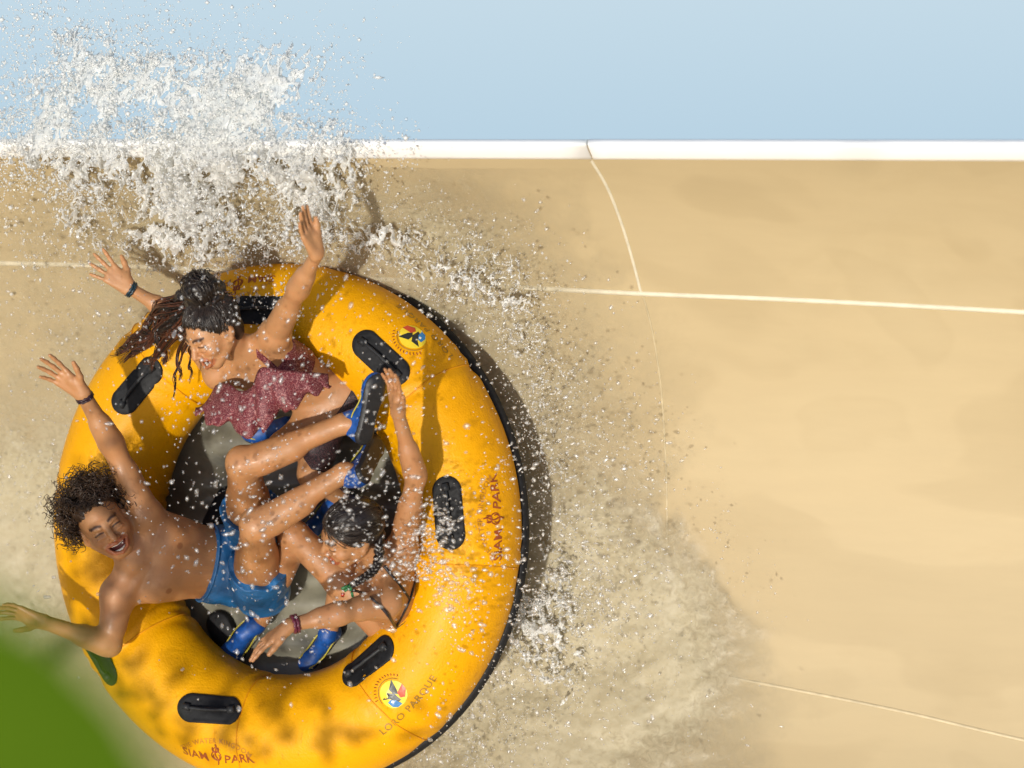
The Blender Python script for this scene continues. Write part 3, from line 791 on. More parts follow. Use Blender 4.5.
    lx = ((X-H.c[0])*H.rot[1][0]+(Y-H.c[1])*H.rot[1][1]+(Z-H.c[2])*H.rot[1][2]); lz = ((X-H.c[0])*H.rot[2][0]+(Y-H.c[1])*H.rot[2][1]+(Z-H.c[2])*H.rot[2][2])
    A = np.maximum(Sc.a+.006*fbm(X*60+0*Y, Y*60+0*X, Z*60+0*X, 2, 5), np.minimum(lx-.045, .062*H.sc-lz)*.8)
    v, fc = surface_nets(A.astype(np.float32), Sc.lo, Sc.vox); mesh_obj('hair_roots', v, fc, M['hair_brown'], ho)
    return o
# --------------------------------------------------------------- rider two: wine ruffled top, dark bun, at the top
def hair_cap(S, H, off=.008, zf=.050, rr=(.080, .100, .092), noise=.003, seed=2):
    c = H(0, -.020, .034)
    Sc = SDF(H.c-.17, H.c+.17, .004); Sc.ell(c, np.array(rr)*H.sc, H.rot, .01)
    Sc.ell(H(0, -.055, -.03), np.array((.062, .05, .06))*H.sc, H.rot, .03)
    sl, X, Y, Z = Sc.block(Sc.lo, H.c+.17)
    lx, ly, lz = [((X-H.c[0])*H.rot[i][0]+(Y-H.c[1])*H.rot[i][1]+(Z-H.c[2])*H.rot[i][2])/H.sc for i in range(3)]
    # hairline: a slanted plane from forehead to behind the ear, tipped so the temples stay clear
    reg = np.minimum(ly*.75-lz*.66+zf*.66-.020, np.maximum(ly+.025, ly*0-1))
    reg = ly*.80-lz*.60+zf-.040+.012*fbm(lx*70, ly*30, lz*30, 2, seed+3)
    A = np.maximum(Sc.a+noise*fbm(lx*55, ly*14, lz*14, 2, seed), reg.astype(np.float32)*H.sc)
    return surface_nets(A.astype(np.float32), Sc.lo, Sc.vox)
def strands_on_cap(b_, H, target, n=200, rr=(.0842, .1045, .0965), r=.0012, zf=.030):
    t_ = np.asarray(target, float); c = np.array([0, -.020, .034])
    for _ in range(n):
        an = random.uniform(-2.6, 2.6); z_ = 1.6
        while z_ > -.4:
            s_ = norm(np.array([math.sin(an), math.cos(an), z_])); q_ = c+s_*np.array(rr)
            if q_[1]*.80-q_[2]*.60+zf-.040 > -.002: break
            z_ -= .03
        s_ = norm(s_+np.array([0, -.03, random.uniform(-.10, .12)]))
        e_ = norm(t_-c+np.random.default_rng(_).normal(0, .02, 3)); k = np.linspace(0, 1, 14)
        d_ = np.outer(1-k, s_)+np.outer(k, e_); d_ /= np.linalg.norm(d_, axis=1)[:, None]
        lift = random.uniform(.0, .004)
        pts = c+d_*(np.array(rr)+lift); b_.tube(np.array([H(*q) for q in pts]), r*random.uniform(.7, 1.3), 4)
def rider_wine():
    pel = Q(336, 402, .05); nk = Q(246, 352, .36); shL = Q(275, 334, .43); shR = Q(219, 374, .28)
    u, l, f, rot = frame(pel, nk, shL-shR)
    H = Head(Q(213, 331, .53), fwd=(-.62, -.66, .42), up=(-.50, .72, .48), sc=1.0)
    elL, wrL = Q(297, 291, .64), Q(317, 254, .80); elR, wrR = Q(176, 316, .20), Q(129, 288, .32)
    hipL, hipR = pel+l*.075, pel-l*.075
    knL, anL = Q(283, 447, .16), Q(318, 428, -.02); knR, anR = Q(313, 474, .14), Q(345, 500, -.06)
    allp = np.array([pel, nk, H.c, elL, wrL, elR, wrR, knL, anL, knR, anR, Q(300, 216, .85), Q(85, 256, .36)])
    S = SDF(allp.min(0)-.14, allp.max(0)+.14, VOX); L = np.linalg.norm(nk-pel)
    S.ell(pel, (.158, .105, .12), rot, .05); S.ell(pel+u*L*.33, (.120, .085, .12), rot, .06)
    S.ell(pel+u*L*.66-f*.008, (.135, .094, .15), rot, .05)
    for q in (-1, 1): S.ell(pel+u*L*.66+l*q*.062+f*.068, (.062, .058, .060), rot, .025)
    for sh in (shL, shR): S.cone(sh, nk, .042, .042, .035); S.cone(sh, pel+u*L*.6, .045, .07, .04); S.cone(sh, sh, .050, .05, .03)
    S.cone(nk-u*.01, H(0, -.03, -.05), .047, .046, .03); head_sdf(S, H, 1., 1.)
    limb_arm(S, shL, elL, wrL, .90); limb_arm(S, shR, elR, wrR, .88)
    hand(S, wrL, Q(302, 219, .88)-wrL, -U*.8-.2*N, -1, .175, (.10, .12, .14, .18), .05, .0076, .35)
    hand(S, wrR, Q(96, 262, .36)-wrR, N*.9+.3*V, 1, .175, (.08, .06, .08, .1), .20, .0074, .8)
    limb_leg(S, hipL, knL, anL, .98); limb_leg(S, hipR, knR, anR, .98)
    base = pel-N*.15
    o = build_person('person', S, H, M['skin_b'], base, 'person in a wine red ruffled swim top with one arm raised and long hair flying', (.07, .045, .04), (.88, .60, .56))
    teeth(H, o)
    pk = lambda X, Y, Z, c, d: (X-c[0])*d[0]+(Y-c[1])*d[1]+(Z-c[2])*d[2]
    # top: body shell between two levels, with straps
    def reg(X, Y, Z):
        h = pk(X, Y, Z, pel, u); s_ = pk(X, Y, Z, pel, l); g_ = pk(X, Y, Z, pel, f)
        band = np.maximum(h-(L*.80+.02*np.cos(s_*20)-.15*np.maximum(g_, 0)+np.abs(s_)*.25), L*.50-h)
        strap = np.maximum(np.abs(np.abs(s_)-.082)-.014, np.maximum(L*.6-h, h-L*1.12))
        return np.maximum(np.minimum(band, strap), np.abs(s_)-.155)
    top = cloth('swim_top', S, reg, .006, M['print'], o, pel-.25, nk+.25)
    # flounce hanging from the neckline and swinging forward
    nu, nv_ = 110, 14; vs = np.zeros((nu, nv_, 3))
    te = catmull([Q(*q) for q in ((216, 386, .34), (228, 383, .40), (240, 391, .46), (252, 387, .49), (261, 368, .51), (280, 370, .50), (305, 372, .45), (328, 374, .37))], nu)
    be = catmull([Q(*q) for q in ((196, 408, .37), (204, 416, .41), (226, 427, .46), (256, 434, .48), (274, 419, .49), (297, 403, .47), (318, 390, .42), (333, 382, .36))], nu)
    for i_ in range(nu):
        a_ = i_/(nu-1)*3.5
        for j_ in range(nv_):
            t_ = j_/(nv_-1); w_ = (math.sin(a_*11+.6*math.sin(a_*4))*.016+math.sin(a_*23)*.005)*t_
            bow = .03*math.sin(t_*PI)*1.0
            vs[i_, j_] = te[i_]*(1-t_)+be[i_]*t_+f*(w_+bow)+N*w_*.5+V*(-w_*.35)
    ff_ = grid_faces(nu, nv_); ruf = mesh_obj('ruffle', vs.reshape(-1, 3), ff_, M['print'], top)
    md = ruf.modifiers.new('thickness', 'SOLIDIFY'); md.thickness = .003
    # dark printed swim shorts
    def reg2(X, Y, Z):
        h = pk(X, Y, Z, pel, u); r_ = h-.045
        for hp, kn_ in ((hipL, knL), (hipR, knR)):
            d_ = norm(kn_-hp); r_ = np.maximum(r_, pk(X, Y, Z, hp, d_)-.27)
        return r_
    cloth('swim_shorts', S, reg2, .007, M['dark_print'], o, pel-.36, pel+.30)
    shoe(o, anL, Q(300, 428, -.03), Q(255, 432, .02), -V*.3-N, .92); shoe(o, anR, Q(340, 503, -.09), Q(318, 524, -.09), -N, .9)
    bracelet(o, wrR+(elR-wrR)*.04, elR-wrR, .027, M['bracelet_blue'], 2, .005)
    # hair: cap, bun, flying lengths
    v, fc = hair_cap(S, H, zf=.030); ho = mesh_obj('hair', v, fc, M['hair_black'], o)
    bunc = np.array([-.012, -.050, .150]); b_ = MB(); strands_on_cap(b_, H, bunc-np.array([0, 0, .03]), 520)
    b_.build('hair_strands', M['hair_strand'], ho)
    Sb = SDF(H(*bunc)-.19, H(*bunc)+.16, .004); Sb.ell(H(*bunc), (.066, .060, .056), H.rot, .01); Sb.ell(H(.0, -.04, .105), (.062, .065, .05), H.rot, .04); Sb.ell(H(.03, -.08, .09), (.06, .06, .06), H.rot, .04); Sb.ell(Q(184, 318, .45), (.052, .046, .05), None, .04); Sb.ell(Q(190, 298, .47), (.05, .04, .045), None, .04)
    sl, X, Y, Z = Sb.block(Sb.lo, H(*bunc)+.16); A = Sb.a+.016*fbm(X*34+0*Y, Y*38+0*X, Z*38+0*X, 3, 8)
    v, fc = surface_nets(A.astype(np.float32), Sb.lo, Sb.vox); mesh_obj('bun', v, fc, M['hair_black'], ho)
    b_ = MB()
    for _ in range(170):                              # loops of the bun
        d_ = norm(np.random.default_rng(1000+_).normal(0, 1, 3)); a_ = norm(np.cross(d_, [.3, .8, .1])); k = np.linspace(0, random.uniform(1.5, 4), 16)
        r_ = random.uniform(.048, .078)
        pts = bunc+np.outer(np.cos(k), d_)*r_+np.outer(np.sin(k), a_)*r_*.9; pts *= np.array([1, 1, 1])
        b_.tube(np.array([H(*q) for q in pts]), .0017, 4)
    for _ in range(190):                              # loose curls standing off the bun and the back of the head
        d_ = norm(rng.normal(0, 1, 3)); c_ = [H(*bunc), Q(184, 316, .46), H(.02, -.05, .10)][_ % 3]; st_ = c_+d_*.040
        k = np.linspace(0, 1, 18); a_ = norm(np.cross(d_, [.3, .8, .1])); e_ = np.cross(d_, a_); ln = random.uniform(.03, .065); q_ = random.uniform(0, 6); w_ = random.uniform(.004, .011)
        b_.tube(st_+np.outer(k*ln, norm(d_+np.array([-.5, -.1, 0])))+np.outer(w_*k*np.sin(k*11+q_), a_)+np.outer(w_*k*np.cos(k*11+q_), e_), .0013*(1-.4*k), 4)
    b_.build('hair_strands', M['hair_strand'], ho)
    b_ = MB(); b2 = MB()
    ends = [((112, 354), .30), ((128, 352), .30), ((140, 345), .32), ((150, 372), .36), ((160, 358), .3), ((172, 396), .40), ((182, 372), .42), ((206, 385), .5), ((122, 341), .3), ((145, 362), .3)]
    locks = [((112, 355), .30), ((118, 349), .29), ((127, 356), .31), ((136, 349), .31), ((143, 362), .33), ((150, 374), .36), ((158, 358), .34), ((166, 366), .38),
             ((172, 398), .38), ((181, 380), .38), ((190, 384), .38), ((128, 338), .29), ((140, 334), .30), ((120, 362), .32)]
    for i_, ((ex, ey), en) in enumerate(locks):
        thin = ex > 168; ph_ = random.uniform(0, 6); fr = random.uniform(17, 24)/(1.5 if thin else 1); amp = random.uniform(.007, .012)
        sd = np.array([random.uniform(-.085, .02), random.uniform(-.09, -.01), random.uniform(.02, .09)]) if not thin else np.array([-.06, .07, .05])
        g0 = np.array([0, -.02, .034])+norm(sd)*np.array([.080, .098, .090])
        ma = Q(168+random.gauss(0, 6), 322+random.gauss(0, 11), .45+random.gauss(0, .03)) if not thin else Q(188+random.gauss(0, 4), 350+random.gauss(0, 4), .43)
        mb = ma*.45+Q(ex, ey, en)*.55+V*random.gauss(0, .015)
        for q in range(7 if thin else 30):
            sp_ = 1.0 if not thin else .35
            o1, o2 = rng.normal(0, .011, 3)*sp_, rng.normal(0, .006, 3)*sp_
            pts = catmull([H(*(g0+rng.normal(0, .012, 3)*sp_)), ma+o1, mb+o2, mb+(Q(ex, ey, en)-mb)*random.uniform(.55, 1.02)+o2*.6], 46); k = np.linspace(0, 1, 46)
            w_ = amp*np.minimum(1, k*1.6)*random.uniform(.8, 1.2); p_ = ph_+random.gauss(0, .25)
            pts = pts+np.outer(w_*np.sin(k*fr+p_), V*.8+U*.5)+np.outer(w_*.7*np.cos(k*fr+p_), N)
            (b_ if q % 3 else b2).tube(pts, .0024*(1-.65*k)*(1.15 if thin else 1), 4)
    b_.build('hair_lengths', M['hair_red'], ho); b2.build('hair_lengths', M['hair_black'], ho)
    return o
# --------------------------------------------------------------- rider three: braid, dark suit, on the right
def rider_braid():
    pel = Q(402, 618, -.02); nk = Q(381, 566, .32); u0 = norm(nk-pel)
    lat = np.array([.1, -.74, .54])
    u, l, f, rot = frame(pel, nk, lat)
    if f[0] > 0: f = -f
    rot = np.stack([l, f, u])
    shL, shR = Q(386, 602, .39), Q(402, 548, .25)
    H = Head(Q(351, 533, .45), fwd=(-.88, -.42, .14), up=(-.24, .70, .62), sc=1.02)
    elL, wrL = Q(342, 613, .54), Q(290, 625, .64); elR, wrR = Q(416, 477, .40), Q(398, 413, .55)
    hipL, hipR = pel+l*.075-u*.02, pel-l*.075-u*.02
    knL, anL = Q(294, 535, .22), Q(261, 620, -.04); knR, anR = Q(352, 520, .12), Q(330, 628, -.06)
    allp = np.array([pel, nk, H.c, elL, wrL, elR, wrR, knL, anL, knR, anR, Q(262, 660, .66), Q(392, 365, .62)])
    S = SDF(allp.min(0)-.15, allp.max(0)+.15, VOX); L = np.linalg.norm(nk-pel)
    S.ell(pel, (.15, .11, .12), rot, .05); S.ell(pel+u*L*.35, (.12, .088, .12), rot, .06); S.ell(pel+u*L*.68, (.136, .094, .14), rot, .05)
    for q in (-1, 1): S.ell(pel+u*L*.62+l*q*.06+f*.065, (.06, .055, .058), rot, .025)
    for sh in (shL, shR): S.cone(sh, nk, .043, .042, .035); S.cone(sh, pel+u*L*.6, .045, .07, .04); S.cone(sh, sh, .050, .05, .03)
    S.cone(nk-u*.01, H(0, -.03, -.05), .047, .046, .03); head_sdf(S, H, .7, 1.)
    limb_arm(S, shL, elL, wrL, .94); limb_arm(S, shR, elR, wrR, .92)
    hand(S, wrL, Q(268, 640, .66)-wrL, -U*.75+V*.35+N*.55, -1, .178, (.10, .16, .22, .25), .16, .0076, .6)
    hand(S, wrR, Q(392, 372, .62)-wrR, -N*.8+.5*U, -1, .175, (.15, .15, .16, .2), .10, .0077, .85)
    limb_leg(S, hipL, knL, anL, .95); limb_leg(S, hipR, knR, anR, .95); calf(S, knL, anL, U, .92)
    base = pel-N*.13
    o = build_person('person', S, H, M['skin_c'], base, 'person in a dark swimsuit with a long dark braid looking down at an outstretched hand', (.07, .045, .04))
    pk = lambda X, Y, Z, c, d: (X-c[0])*d[0]+(Y-c[1])*d[1]+(Z-c[2])*d[2]
    def reg(X, Y, Z):
        h = pk(X, Y, Z, pel, u); s_ = pk(X, Y, Z, pel, l); g_ = pk(X, Y, Z, pel, f)
        band = np.maximum(h-(L*.74+.9*np.maximum(g_, -.06)), -h-.08)
        strap = np.maximum(np.abs(np.abs(s_)-.075)-.006, np.maximum(L*.45-h, h-L*1.15))
        r_ = np.minimum(band, strap)
        for hp, kn_ in ((hipL, knL), (hipR, knR)):
            d_ = norm(kn_-hp); r_ = np.maximum(r_, pk(X, Y, Z, hp, d_)-.09)
        return np.maximum(r_, np.abs(s_)-.17)
    cloth('swimsuit', S, reg, .006, M['dark_print'], o, pel-.25, nk+.2)
    shoe(o, anL, Q(256, 622, -.08), Q(228, 657, -.09), -N-.2*U, .95); shoe(o, anR, Q(334, 632, -.10), Q(318, 650, -.09), -N, .8)
    bracelet(o, wrL+(elL-wrL)*.10, elL-wrL, .028, M['watch'], 2, .006)
    def skin_at(px, py, lift=.004):                    # first point of the body behind a photo point
        o0 = np.array([0, 0, D]); d0 = norm([(px-512)/F, (384-py)/F, -1.0])
        for t_ in np.arange(6.9, 9., .002):
            q = o0+d0*t_; i_ = np.round((q-S.lo)/S.vox).astype(int)
            if (i_ >= 0).all() and (i_ < S.dim).all() and S.a[tuple(i_)] < 0: return q-d0*lift
        return None
    for path_ in (((350, 590), (360, 592), (371, 598), (381, 607), (390, 618), (396, 628)), ((396, 628), (404, 612), (411, 596), (415, 580)), ((384, 566), (392, 576), (402, 588), (410, 600))):
        q_ = [skin_at(*p_) for p_ in path_]; q_ = [p_ for p_ in q_ if p_ is not None]
        if len(q_) > 2: b_ = MB(); b_.tube(catmull(q_, 30), .0055, 6); b_.build('strap', M['black_cloth'], o)
    v, fc = hair_cap(S, H, zf=.034, rr=(.080, .099, .090), noise=.004, seed=4); ho = mesh_obj('hair', v, fc, M['hair_black'], o)
    b_ = MB(); strands_on_cap(b_, H, (.0, -.115, -.02), 620, (.0842, .1035, .0945), .0012, .034); b_.build('hair_strands', M['hair_strand'], ho)
    path = catmull([H(0, -.10, -.02), Q(379, 556, .46), Q(374, 570, .48), Q(360, 580, .50), Q(350, 586, .50)], 26)
    b_ = MB(); k = np.linspace(0, 1, 26); t_ = np.gradient(path, axis=0); t_ /= np.linalg.norm(t_, axis=1)[:, None]
    s1 = np.cross(t_, N); s1 /= np.linalg.norm(s1, axis=1)[:, None]; s2 = np.cross(t_, s1)
    kk = np.linspace(0, 1, 90); pp = np.stack([np.interp(kk, k, path[:, i_]) for i_ in range(3)], 1); a1 = np.stack([np.interp(kk, k, s1[:, i_]) for i_ in range(3)], 1); a2 = np.stack([np.interp(kk, k, s2[:, i_]) for i_ in range(3)], 1)
    for ph_ in (0, 2*PI/3, 4*PI/3):
        w_ = kk*30+ph_; r_ = .013*(1-.45*kk)
        b_.tube(pp+(r_*np.sin(w_))[:, None]*a1+(r_*.6*np.sin(2*w_))[:, None]*a2, .0095*(1-.5*kk), 7)
    b_.build('braid', M['hair_black'], ho)
    b_ = MB()
    for q in range(7): 
        c_ = path[-1]+np.random.default_rng(50+q).normal(0, .007, 3); b_.tube([c_, c_+np.random.default_rng(80+q).normal(0, .008, 3)+np.array([-.008, -.008, 0])], .0048, 6)
    b_.build('hair_tie', M['tie_green'], ho)
    b_ = MB(); c_ = Q(343, 593, .50); b_.tube([c_, c_+np.array([-.002, -.014, 0])], [.008, .005], 8); b_.build('hair_bead', M['tie_red'], ho)
    return o
rider_shorts(); rider_wine(); rider_braid()

# ================================================================== WATER
def soft(px, py, cx, cy, rx, ry, rot=0., p=2):
    c_, s_ = math.cos(rad(rot)), math.sin(rad(rot)); x = (px-cx)*c_+(py-cy)*s_; y = -(px-cx)*s_+(py-cy)*c_
    return np.exp(-((np.abs(x)/rx)**p+(np.abs(y)/ry)**p))
# thin sheet of running water over the wall: foam where the raft has torn it up
def sheet_mat():
    m, nt, b = new_mat('foaming_water')
    at = nd(nt, 'ShaderNodeAttribute', attribute_name='foam')
    n1 = tex(nt, 'ShaderNodeTexNoise', 7, 6, .56, Distortion=1.2); n2 = tex(nt, 'ShaderNodeTexNoise', 30, 5, .6, Distortion=1.2)
    ad = nd(nt, 'ShaderNodeMath', operation='ADD'); nt.links.new(n1.outputs[0], ad.inputs[0]); nt.links.new(n2.outputs[0], ad.inputs[1])
    s1 = nd(nt, 'ShaderNodeMath', operation='MULTIPLY_ADD'); s1.inputs[1].default_value = .85; s1.inputs[2].default_value = -.82
    nt.links.new(ad.outputs[0], s1.inputs[0])
    a2 = nd(nt, 'ShaderNodeMath', operation='ADD'); nt.links.new(at.outputs['Fac'], a2.inputs[0]); nt.links.new(s1.outputs[0], a2.inputs[1])
    mu = nd(nt, 'ShaderNodeMath', operation='MULTIPLY'); mu.use_clamp = True; nt.links.new(a2.outputs[0], mu.inputs[0]); nt.links.new(at.outputs['Fac'], mu.inputs[1])
    mu2 = nd(nt, 'ShaderNodeMath', operation='MINIMUM'); mu2.inputs[1].default_value = .92; nt.links.new(mu.outputs[0], mu2.inputs[0])
    c = ramp(nt, n2.outputs[0], [(.3, (.38, .32, .20)), (.7, (.44, .385, .26))])
    nt.links.new(c, b.inputs['Base Color']); b.inputs['Roughness'].default_value = .5; b.inputs['IOR'].default_value = 1.33
    tr = nd(nt, 'ShaderNodeBsdfTransparent'); gl = nd(nt, 'ShaderNodeBsdfGlossy'); gl.inputs['Roughness'].default_value = .26
    fr = nd(nt, 'ShaderNodeFresnel'); fr.inputs[0].default_value = 1.25
    wt = nd(nt, 'ShaderNodeMath', operation='MULTIPLY'); wt.use_clamp = True; wt.inputs[1].default_value = .9; nt.links.new(at.outputs['Fac'], wt.inputs[0])
    wf = nd(nt, 'ShaderNodeMath', operation='MULTIPLY'); nt.links.new(wt.outputs[0], wf.inputs[0]); nt.links.new(fr.outputs[0], wf.inputs[1])
    m1 = nd(nt, 'ShaderNodeMixShader'); nt.links.new(wf.outputs[0], m1.inputs[0]); nt.links.new(tr.outputs[0], m1.inputs[1]); nt.links.new(gl.outputs[0], m1.inputs[2])
    m2 = nd(nt, 'ShaderNodeMixShader'); nt.links.new(mu2.outputs[0], m2.inputs[0]); nt.links.new(m1.outputs[0], m2.inputs[1]); nt.links.new(b.outputs[0], m2.inputs[2])
    nt.links.new(m2.outputs[0], nt.nodes['Material Output'].inputs[0])
    bp = bump(nt, b, n1.outputs[0], .3, .02); nt.links.new(bp.outputs[0], gl.inputs['Normal']); nt.links.new(bp.outputs[0], fr.inputs['Normal'])
    return m
M['sheet'] = sheet_mat()
ga = np.linspace(-1.9, 2.6, 520); gv = np.linspace(-1.55, 1.30, 330); AA, VV = np.meshgrid(ga, gv, indexing='ij')
X0, Y0 = proj(wallp(AA, VV))
z0 = np.zeros_like(AA)
foam = .70*soft(X0, Y0, 590, 740, 190, 190, 0, 3)+.45*soft(X0, Y0, 640, 600, 115, 120, 30, 3)+.35*soft(X0, Y0, 560, 420, 130, 110, 40)+1.0*soft(X0, Y0, 5, 540, 80, 110)
foam += .22*soft(X0, Y0, 60, 330, 190, 130)+.28*soft(X0, Y0, 170, 190, 260, 75)+.45*soft(X0, Y0, 440, 250, 130, 90, 40)+.4*soft(X0, Y0, 300, 520, 330, 340, 0, 6)
edge = 690+45*np.sin(Y0/47)+.30*(Y0-560)+70*fbm(X0/60, Y0/60, z0, 3, 4)
edge += 16*fbm(X0/17, Y0/17, z0, 3, 14); foam *= 1/(1+np.exp(np.clip((X0-edge-40)/5, -30, 30)))
foam = np.clip(foam+.12*fbm(X0/40, Y0/40, z0, 3, 9)*(foam > .03), 0, 1)
hh = .006+.026*foam*np.clip(.5+fbm(X0/45+.6*fbm(X0/60, Y0/60, z0, 2, 3), Y0/32, z0, 4, 2), 0, 1)
sheet = mesh_obj('water', wallp(AA, VV, hh).reshape(-1, 3), grid_faces(520, 330), M['sheet'])
at = sheet.data.attributes.new('foam', 'FLOAT', 'POINT'); at.data.foreach_set('value', foam.ravel().astype(np.float32))
tag(sheet, 'shallow foaming water running over the slide wall round the raft', 'water', kind='structure')

# torn strings and sheets of flying water, hugging the wall and leaping over the rim
def strings(name, label, a0, a1, v0, v1, h0, h1, env, scale, t1, t2, vox, seed, flat_=1.):
    na, nv_, nh = int((a1-a0)/vox), int((v1-v0)/vox), int((h1-h0)/vox)
    aa = np.linspace(a0, a1, na, dtype=np.float32); vv = np.linspace(v0, v1, nv_, dtype=np.float32); h_ = np.linspace(h0, h1, nh, dtype=np.float32)
    A_, V_ = np.meshgrid(aa, vv, indexing='ij'); px, py = proj(wallp(A_, V_, (h0+h1)/2)); E = env(px, py).astype(np.float32)[:, :, None]
    X, Y, Z = np.meshgrid(aa, vv, h_, indexing='ij')
    hf = np.clip(1-np.abs((Z-(h0+h1)/2)/((h1-h0)/2))**3, 0, 1)
    wx = .5*vnoise(X*14, Y*14, Z*14, seed); wy = .5*vnoise(X*14, Y*14, Z*14, seed+3)
    n1 = fbm(X*scale+wx, Y*scale+wy, Z*scale*flat_, 3, seed+1); n2 = fbm(X*scale*1.1+wy, Y*scale*1.1+wx, Z*scale*flat_, 3, seed+2)
    E = E*hf*np.clip(.35+1.5*fbm(X*4.5+.4*wx, Y*4.5+.4*wy, Z*4.5, 3, seed+5)+.38, .0, 1.25)
    Fd = np.maximum(np.abs(n1)-t1*E, np.abs(n2)-t2*E)+np.where(E < .06, .05, 0)
    vs, fc = surface_nets(Fd.astype(np.float32), (0, 0, 0), 1.0)
    p = wallp(a0+vs[:, 0]*(a1-a0)/(na-1), v0+vs[:, 1]*(v1-v0)/(nv_-1), h0+vs[:, 2]*(h1-h0)/(nh-1))
    o = mesh_obj(name, p, fc, M['splash']); tag(o, label, 'water splash', kind='stuff'); return o
def env_rim(x, y):
    e = 1.15*soft(x, y, 130, 146, 200, 30, 0, 3)+1.0*soft(x, y, 85, 105, 75, 45, -20)+1.0*soft(x, y, 215, 108, 80, 42, -25)+.55*soft(x, y, 60, 60, 26, 40, 10)+.7*soft(x, y, 265, 88, 30, 22, -20)
    e += .75*soft(x, y, 75, 200, 26, 30)+.68*soft(x, y, 190, 195, 50, 45)+.75*soft(x, y, 305, 190, 45, 55, 20)+.35*soft(x, y, 20, 120, 60, 60)+.3*soft(x, y, 150, 230, 140, 40)+.4*soft(x, y, 480, 160, 30, 18)
    return np.clip(e, 0, 1.15)
strings('water_splash', 'white splash leaping over the slide rim above the raft', -1.35, .85, .85, 1.95, .0, .10, env_rim, 26, .235, .215, .0037, 11, .6)
def env_wake(x, y):
    e = .55*soft(x, y, 420, 250, 110, 45, 35)+.5*soft(x, y, 530, 400, 35, 130, -10)+.85*soft(x, y, 535, 610, 45, 50, -30)+.7*soft(x, y, 470, 735, 100, 45, -35)+.2*soft(x, y, 570, 640, 60, 80)
    e += .6*soft(x, y, 330, 230, 70, 36)+.4*soft(x, y, 150, 255, 130, 40)+.3*soft(x, y, 30, 500, 45, 90)+.15*soft(x, y, 640, 440, 40, 60, -30)
    return np.clip(e, 0, 1)*.8
strings('water_splash', 'torn strings of spray thrown off the wall around the raft side', -1.5, 1.75, -1.35, 1.15, .03, .13, env_wake, 30, .21, .21, .0055, 31, .8)

# drops
ICO = None
def ico(sub):
    t = (1+5**.5)/2
    v = [(-1, t, 0), (1, t, 0), (-1, -t, 0), (1, -t, 0), (0, -1, t), (0, 1, t), (0, -1, -t), (0, 1, -t), (t, 0, -1), (t, 0, 1), (-t, 0, -1), (-t, 0, 1)]
    f = [(0, 11, 5), (0, 5, 1), (0, 1, 7), (0, 7, 10), (0, 10, 11), (1, 5, 9), (5, 11, 4), (11, 10, 2), (10, 7, 6), (7, 1, 8), (3, 9, 4), (3, 4, 2), (3, 2, 6), (3, 6, 8), (3, 8, 9), (4, 9, 5), (2, 4, 11), (6, 2, 10), (8, 6, 7), (9, 8, 1)]
    v = [norm(x) for x in v]
    for _ in range(sub):
        c = {}; nf = []
        def mid(a, b_):
            k = (min(a, b_), max(a, b_))
            if k not in c: c[k] = len(v); v.append(norm(v[a]+v[b_]))
            return c[k]
        for a, b_, d in f:
            x, y, z = mid(a, b_), mid(b_, d), mid(d, a); nf += [(a, x, z), (b_, y, x), (d, z, y), (x, y, z)]
        f = nf
    return np.array(v), np.array(f)
IV, IF = ico(1)
def drops(name, label, pts, rs):
    n_ = len(pts); st = 1+np.abs(rng.normal(0, .6, (n_, 1))); fl = (pts-C0); fl = fl-np.outer(fl @ N, N); fl /= np.linalg.norm(fl, axis=1)[:, None]+1e-6; dr = fl+rng.normal(0, .45, (n_, 3)); dr /= np.linalg.norm(dr, axis=1)[:, None]
    iv = IV[None]*np.ones((n_, 1, 1)); al = (iv*dr[:, None, :]).sum(-1, keepdims=True)
    lump = 1+.18*np.sin(iv[..., :1]*3+rng.uniform(0, 6, (n_, 1, 1)))*np.cos(iv[..., 1:2]*3)
    iv = (iv+al*dr[:, None, :]*(st[:, None]-1))*lump
    vs = pts[:, None, :]+iv*rs[:, None, None]
    fc = IF[None]+(np.arange(n_)*len(IV))[:, None, None]
    o = mesh_obj(name, vs.reshape(-1, 3), fc.reshape(-1, 3), M['drops']); tag(o, label, 'water drops', kind='stuff'); return o
clouds = []   # px, py, sx, sy, rot, n lo, n hi, count, mean radius px
def cloud(cx, cy, sx_, sy_, rot, n0, n1, cnt, r):
    x = np.clip(rng.normal(0, 1, cnt), -2.2, 2.2)*sx_; y = np.clip(rng.normal(0, 1, cnt), -2.2, 2.2)*sy_; q_ = x*x/sx_**2+y*y/sy_**2 < 4.8; x, y = x[q_], y[q_]; cnt = len(x); c_, s_ = math.cos(rad(rot)), math.sin(rad(rot))
    px = cx+x*c_-y*s_; py = cy+x*s_+y*c_; n_ = rng.uniform(n0, n1, cnt)
    # clumping
    g = fbm(px/38, py/38, n_*3, 3, 6); keep = rng.random(cnt) < np.clip(.5+1.5*g, .08, 1)
    px, py, n_ = px[keep], py[keep], n_[keep]
    w = np.array([Q(a, b_, c) for a, b_, c in zip(px, py, n_)])
    clouds.append((w, r*.80/270*np.minimum(np.exp(rng.normal(0, .58, len(w))), 3.2)))
cloud(120, 60, 90, 35, 0, -.1, .5, 2200, .7)
cloud(250, 300, 80, 25, -15, .2, .4, 700, .8)
cloud(130, 200, 150, 50, 0, .1, .5, 1700, .8)
cloud(330, 200, 90, 50, 20, -.1, .4, 1100, .85)
cloud(430, 270, 90, 55, 38, -.25, .3, 2800, .75)
cloud(550, 430, 60, 110, -8, -.3, .3, 3200, .75)
cloud(545, 615, 65, 70, -20, -.3, .35, 2300, .85)
cloud(660, 640, 70, 100, 0, -.35, .1, 420, .65)
cloud(470, 720, 110, 50, -35, -.25, .3, 1700, .85)
cloud(430, 575, 32, 38, 0, .28, .6, 1500, 1.0)
